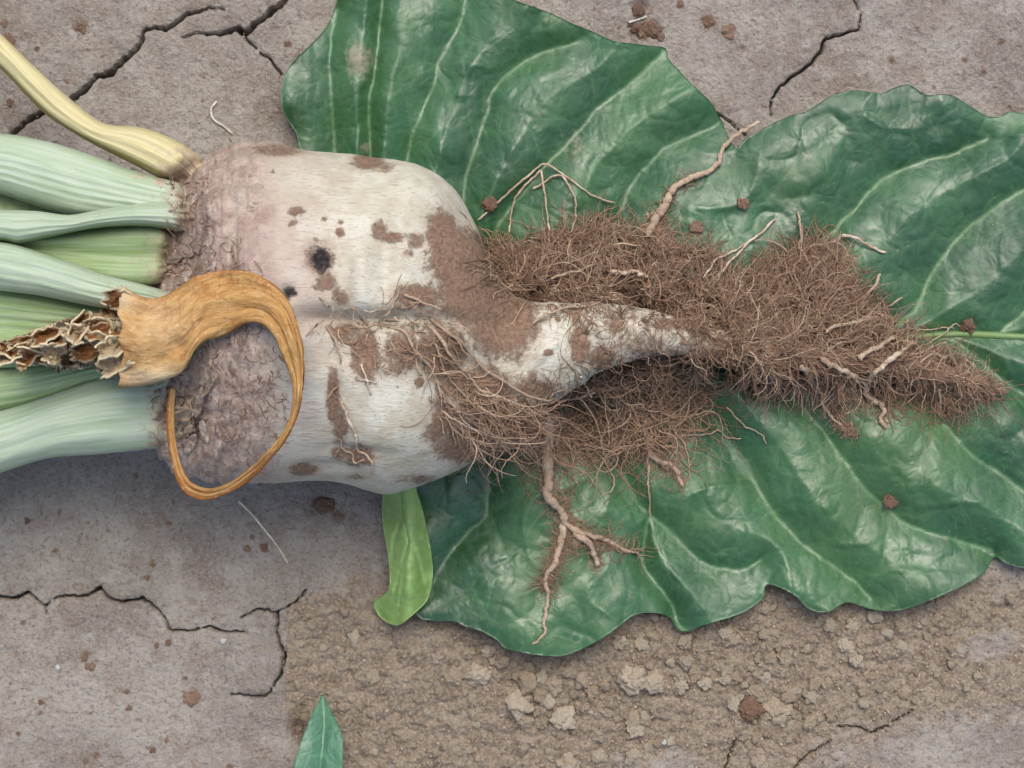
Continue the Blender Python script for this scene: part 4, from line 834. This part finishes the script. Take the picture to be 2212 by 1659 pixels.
# ------------------------------------------------------------------ crumbs, clods, grit, straws
def crumb_mesh(i, sub=2, sq=0.7):
    bm = bmesh.new(); bmesh.ops.create_icosphere(bm, subdivisions=sub, radius=1)
    for v in bm.verts:
        n = mnoise.noise(v.co * 1.3 + Vector((i * 7.1, i * 3.3, 0))) * 0.55 + mnoise.noise(v.co * 3.1 + Vector((0, i * 5.0, 2))) * 0.28 + mnoise.noise(v.co * 7.3 + Vector((i * 2.0, 1, 2))) * 0.15 + mnoise.noise(v.co * 15.0 + Vector((i, 1, 2))) * 0.09
        v.co *= 1 + n; v.co.z *= sq
    me = bpy.data.meshes.new("crumb"); bm.to_mesh(me); bm.free()
    return me
CM = [crumb_mesh(i, 3) for i in range(9)]; CB = [crumb_mesh(i + 20, 5, 0.6) for i in range(7)]
def crumb(name, x, y, r, mat, label, cat, group=None, zoff=0.25, z0=None):
    me = random.choice(CB if r > 10 else CM)
    key = me.name + mat.name
    if key not in CMM:
        m2 = me.copy(); m2.materials.append(mat)
        for p in m2.polygons: p.use_smooth = r < 12 or True
        CMM[key] = m2
    o = bpy.data.objects.new(name, CMM[key]); col.objects.link(o)
    z = gh(x, y) if z0 is None else z0
    o.location = P(x, y, z + r * K * 1000 * zoff); s = r * K
    o.scale = (s * random.uniform(.85, 1.2), s * random.uniform(.85, 1.2), s * random.uniform(.75, 1.05)); o.rotation_euler = (random.uniform(-.3, .3), random.uniform(-.3, .3), random.uniform(0, 6.28))
    return tag(o, label, cat, group)
CMM = {}
for cx, cy, r in CLODS:
    own = {(175,57): "brown crumb between the yellow stalk and the longest crack", (1530,50): "larger of two brown crumbs right of the heap at the leaf edge", (1575,70): "smaller of two brown crumbs near the heap at the leaf edge", (420,1505): "broad flat brown crumb sunk in the crust below the jagged crack", (700,1090): "dark crumb in the shaded hollow under the bulb", (730,1120): "dark crumb beside the shaded hollow under the bulb", (195,1440): "brown crumb touching a white grit grain on the crust"}.get((cx, cy))
    own = own.replace("right of", "beside") if own else None
    crumb("soil_crumb", cx, cy, r, M_BROWN, own or "small brown crumb stuck on the pale cracked crust", "soil crumb", None if own else "brown crumbs on the crust", -0.38)
for cx, cy, r, lab in [(1058,440,15,"reddish crumb on the dark leaf beside the bulb shoulder"),(1605,440,13,"reddish crumb on the leaf under the notch in its edge"),(1505,492,13,"reddish crumb on the leaf just above the matted roots"),(2090,702,14,"round brown crumb sitting on the leaf midrib"),(1925,1083,13,"brown crumb beside a forked vein in the lower half of the leaf")]:
    crumb("soil_crumb", cx, cy, r, M_BROWN, lab, "soil crumb", None, 0.3, float(zget(np.array([cx]), np.array([cy]))[0]))
for ex, ey, er in [(1372,60,9),(1386,68,11),(1400,62,13),(1415,72,11),(1428,80,8),(1408,52,8),(1392,78,8),(1424,64,7),(1362,52,6)]:
    crumb("soil_crumb", ex, ey, er, M_BROWN, "brown crumb in the small heap at the upper edge of the leaf", "soil crumb", "crumbs heaped by the leaf edge", 0.2)
crumb("soil_clod", 1378, 22, 11, M_BROWN, "dark clod in a small hollow beside the crumb heap", "soil clod", None, 0.0)
for cx, cy, lab in [(482,1385,"white grit grain just below the jagged crack end"),(125,1443,"white grit grain beside a brown crumb on the crust"),(1435,1603,"white grit grain on the loose soil among crumbs")]:
    crumb("grit_grain", cx, cy, 5.5, M_GRIT, lab, "grit", None, 0.7)
big = [(240,350,30),(325,345,38),(495,370,34),(590,375,24),(470,440,44),(690,360,28),(720,400,20),(860,360,50),(930,370,36),(1320,350,17),(1490,375,24),(870,530,28),(620,545,22),(1040,300,22),(990,300,16),(860,625,24),(640,650,34),(410,300,18),(545,350,20),(500,320,20),(1110,370,18),(1220,350,18),(1210,440,22),(1290,400,24),(1420,400,20),(1660,440,18),(540,410,20),(760,380,20),(1740,200,18),(1880,210,16)]
LOOSE_L = "small crumb of loose brown soil below the leaf"
for bxx, byy, r in big:
    crumb("soil_clod", 829.5 + bxx * .625, 1244 + byy * .625, r * .625 * 0.95, M_CRUMB, "big rounded clod in the loose soil below the leaf" if r > 23 else "middling crumb in the loose soil below the leaf", "soil clod" if r > 23 else "soil crumb", "big clods in the loose soil" if r > 23 else "middling crumbs in the loose soil", 0.42)
crumb("soil_flake", 829.5 + 1360 * .625, 1244 + 465 * .625, 25, M_GRIT if False else M_CRUMB, "pale angular flake of crust beside a dark brown crumb", "soil flake", None, 0.4)
crumb("soil_clod", 829.5 + 1270 * .625, 1244 + 462 * .625, 20, M_BROWN, "dark brown crumb beside the pale angular flake", "soil crumb", None, 0.3)
crumb("soil_clod", 829.5 + 620 * .625, 1244 + 490 * .625, 20, M_CRUMB, "pale rounded pebble-like clod under the lowest leaf lobe", "soil clod", None, 0.4)
n = 0
while n < 190:
    cx, cy = random.uniform(650, 2190), random.uniform(1290, 1655)
    if float(loose_mask(np.array([cx]), np.array([cy]))[0]) < 0.6 or inside(np.array([cx]), np.array([cy]), OUT)[0]: continue
    dens = 0.25 + 0.9 * math.exp(-((cx - 1500) / 480) ** 2)
    if random.random() > dens: continue
    crumb("soil_crumb", cx, cy, random.choice([5, 6, 6, 7, 8, 9, 11, 14]), M_CRUMB, LOOSE_L, "soil crumb", "loose soil crumbs", 0.4); n += 1
# fine tilth: thousands of grains as one mass
tm = crumb_mesh(3, 1); tv = np.array([v.co[:] for v in tm.vertices]); tf = np.array([p.vertices[:] for p in tm.polygons])
cx = rng.uniform(560, 2250, 14000); cy = rng.uniform(1130, 1680, 14000)
lm = loose_mask(cx, cy); kk = (lm > 0.35) & (rng.random(14000) < 0.25 + 0.7 * np.exp(-((cx - 1550) / 560) ** 2)) & ~inside(cx, cy, OUT * [1, 1] - [0, 14]); cx, cy, lm = cx[kk], cy[kk], lm[kk]
ex = rng.uniform(-20, 2230, 1500); ey = np.r_[rng.uniform(-10, 330, 750), rng.uniform(1040, 1670, 750)]
cx = np.r_[cx, ex]; cy = np.r_[cy, ey]; r = np.r_[1.3 + 3.6 * rng.random(len(lm)) ** 2.5, 1.0 + 1.8 * rng.random(1500) ** 2]
zg = ground_h(cx, cy, loose_mask(cx, cy)); c = P(cx, cy, zg + r * K * 300)
an = rng.uniform(0, 6.28, len(cx)); ca, sa = np.cos(an)[:, None], np.sin(an)[:, None]
st = rng.uniform(0.7, 1.3, (len(cx), 3)); lv = tv[None] * st[:, None]
lv = np.stack([lv[..., 0] * ca - lv[..., 1] * sa, lv[..., 0] * sa + lv[..., 1] * ca, lv[..., 2]], -1) * (r * K)[:, None, None] + c[:, None]
F = (tf[None] + (np.arange(len(cx)) * len(tv))[:, None, None]).reshape(-1, 3)
MT = NT("tilth_grain", 0.95, 0.1); sh = MT.attr("tone"); MT = MT.done(MT.mix(sh, (0.19, 0.135, 0.09), (0.42, 0.335, 0.25)), MT.bump(MT.noise(1800, 3), 0.0005, 0.8))
til = mesh_obj("soil_grains", lv, F, MT, attrs={"tone": np.repeat(rng.random(len(cx)), len(tv))}, kind="stuff")
tag(til, "fine loose grains scattered over the soil", "soil grains")

def straw(pts, r0, r1, label, sh=0.9):
    q = spline(pts, 40); zs = np.array([gh(a, b) for a, b in q]) + r0 * 0.18 + 0.3
    return tag(tube("dry_straw", q, np.linspace(r0, r1, 40), zs, M_STRAW, None, 6, sh, 2, 3), label, "straw")
cx, cy = scatter(260, [(1060,560),(1200,520),(1400,530),(1640,610),(1780,570),(1960,720),(2120,810),(1950,830),(1700,820),(1560,720),(1300,640),(1100,620)])
r = 1.5 + 5.5 * rng.random(260) ** 2.2; c = P(cx, cy, np.maximum(mat_z(cx, cy), zget(cx, cy)) + R(260, -1, 1.5))
lv = tv[None] * (r * K)[:, None, None] * rng.uniform(0.7, 1.3, (260, 1, 3)) + c[:, None]
mesh_obj("clinging_crumbs", lv, (tf[None] + (np.arange(260) * len(tv))[:, None, None]).reshape(-1, 3), MC, beet, kind="stuff")
straw([(515,1082),(548,1115),(580,1155),(605,1190),(622,1217)], 2.6, 2.2, "thin pale straw lying on the crust below the withered loop")
straw([(468,218),(456,236),(462,258),(485,275),(503,290)], 2.2, 3.0, "curled pale fibre on the soil above the beet crown")
straw([(1358,48),(1380,42),(1398,36)], 2.5, 2.0, "short pale straw piece beside the crumb heap")
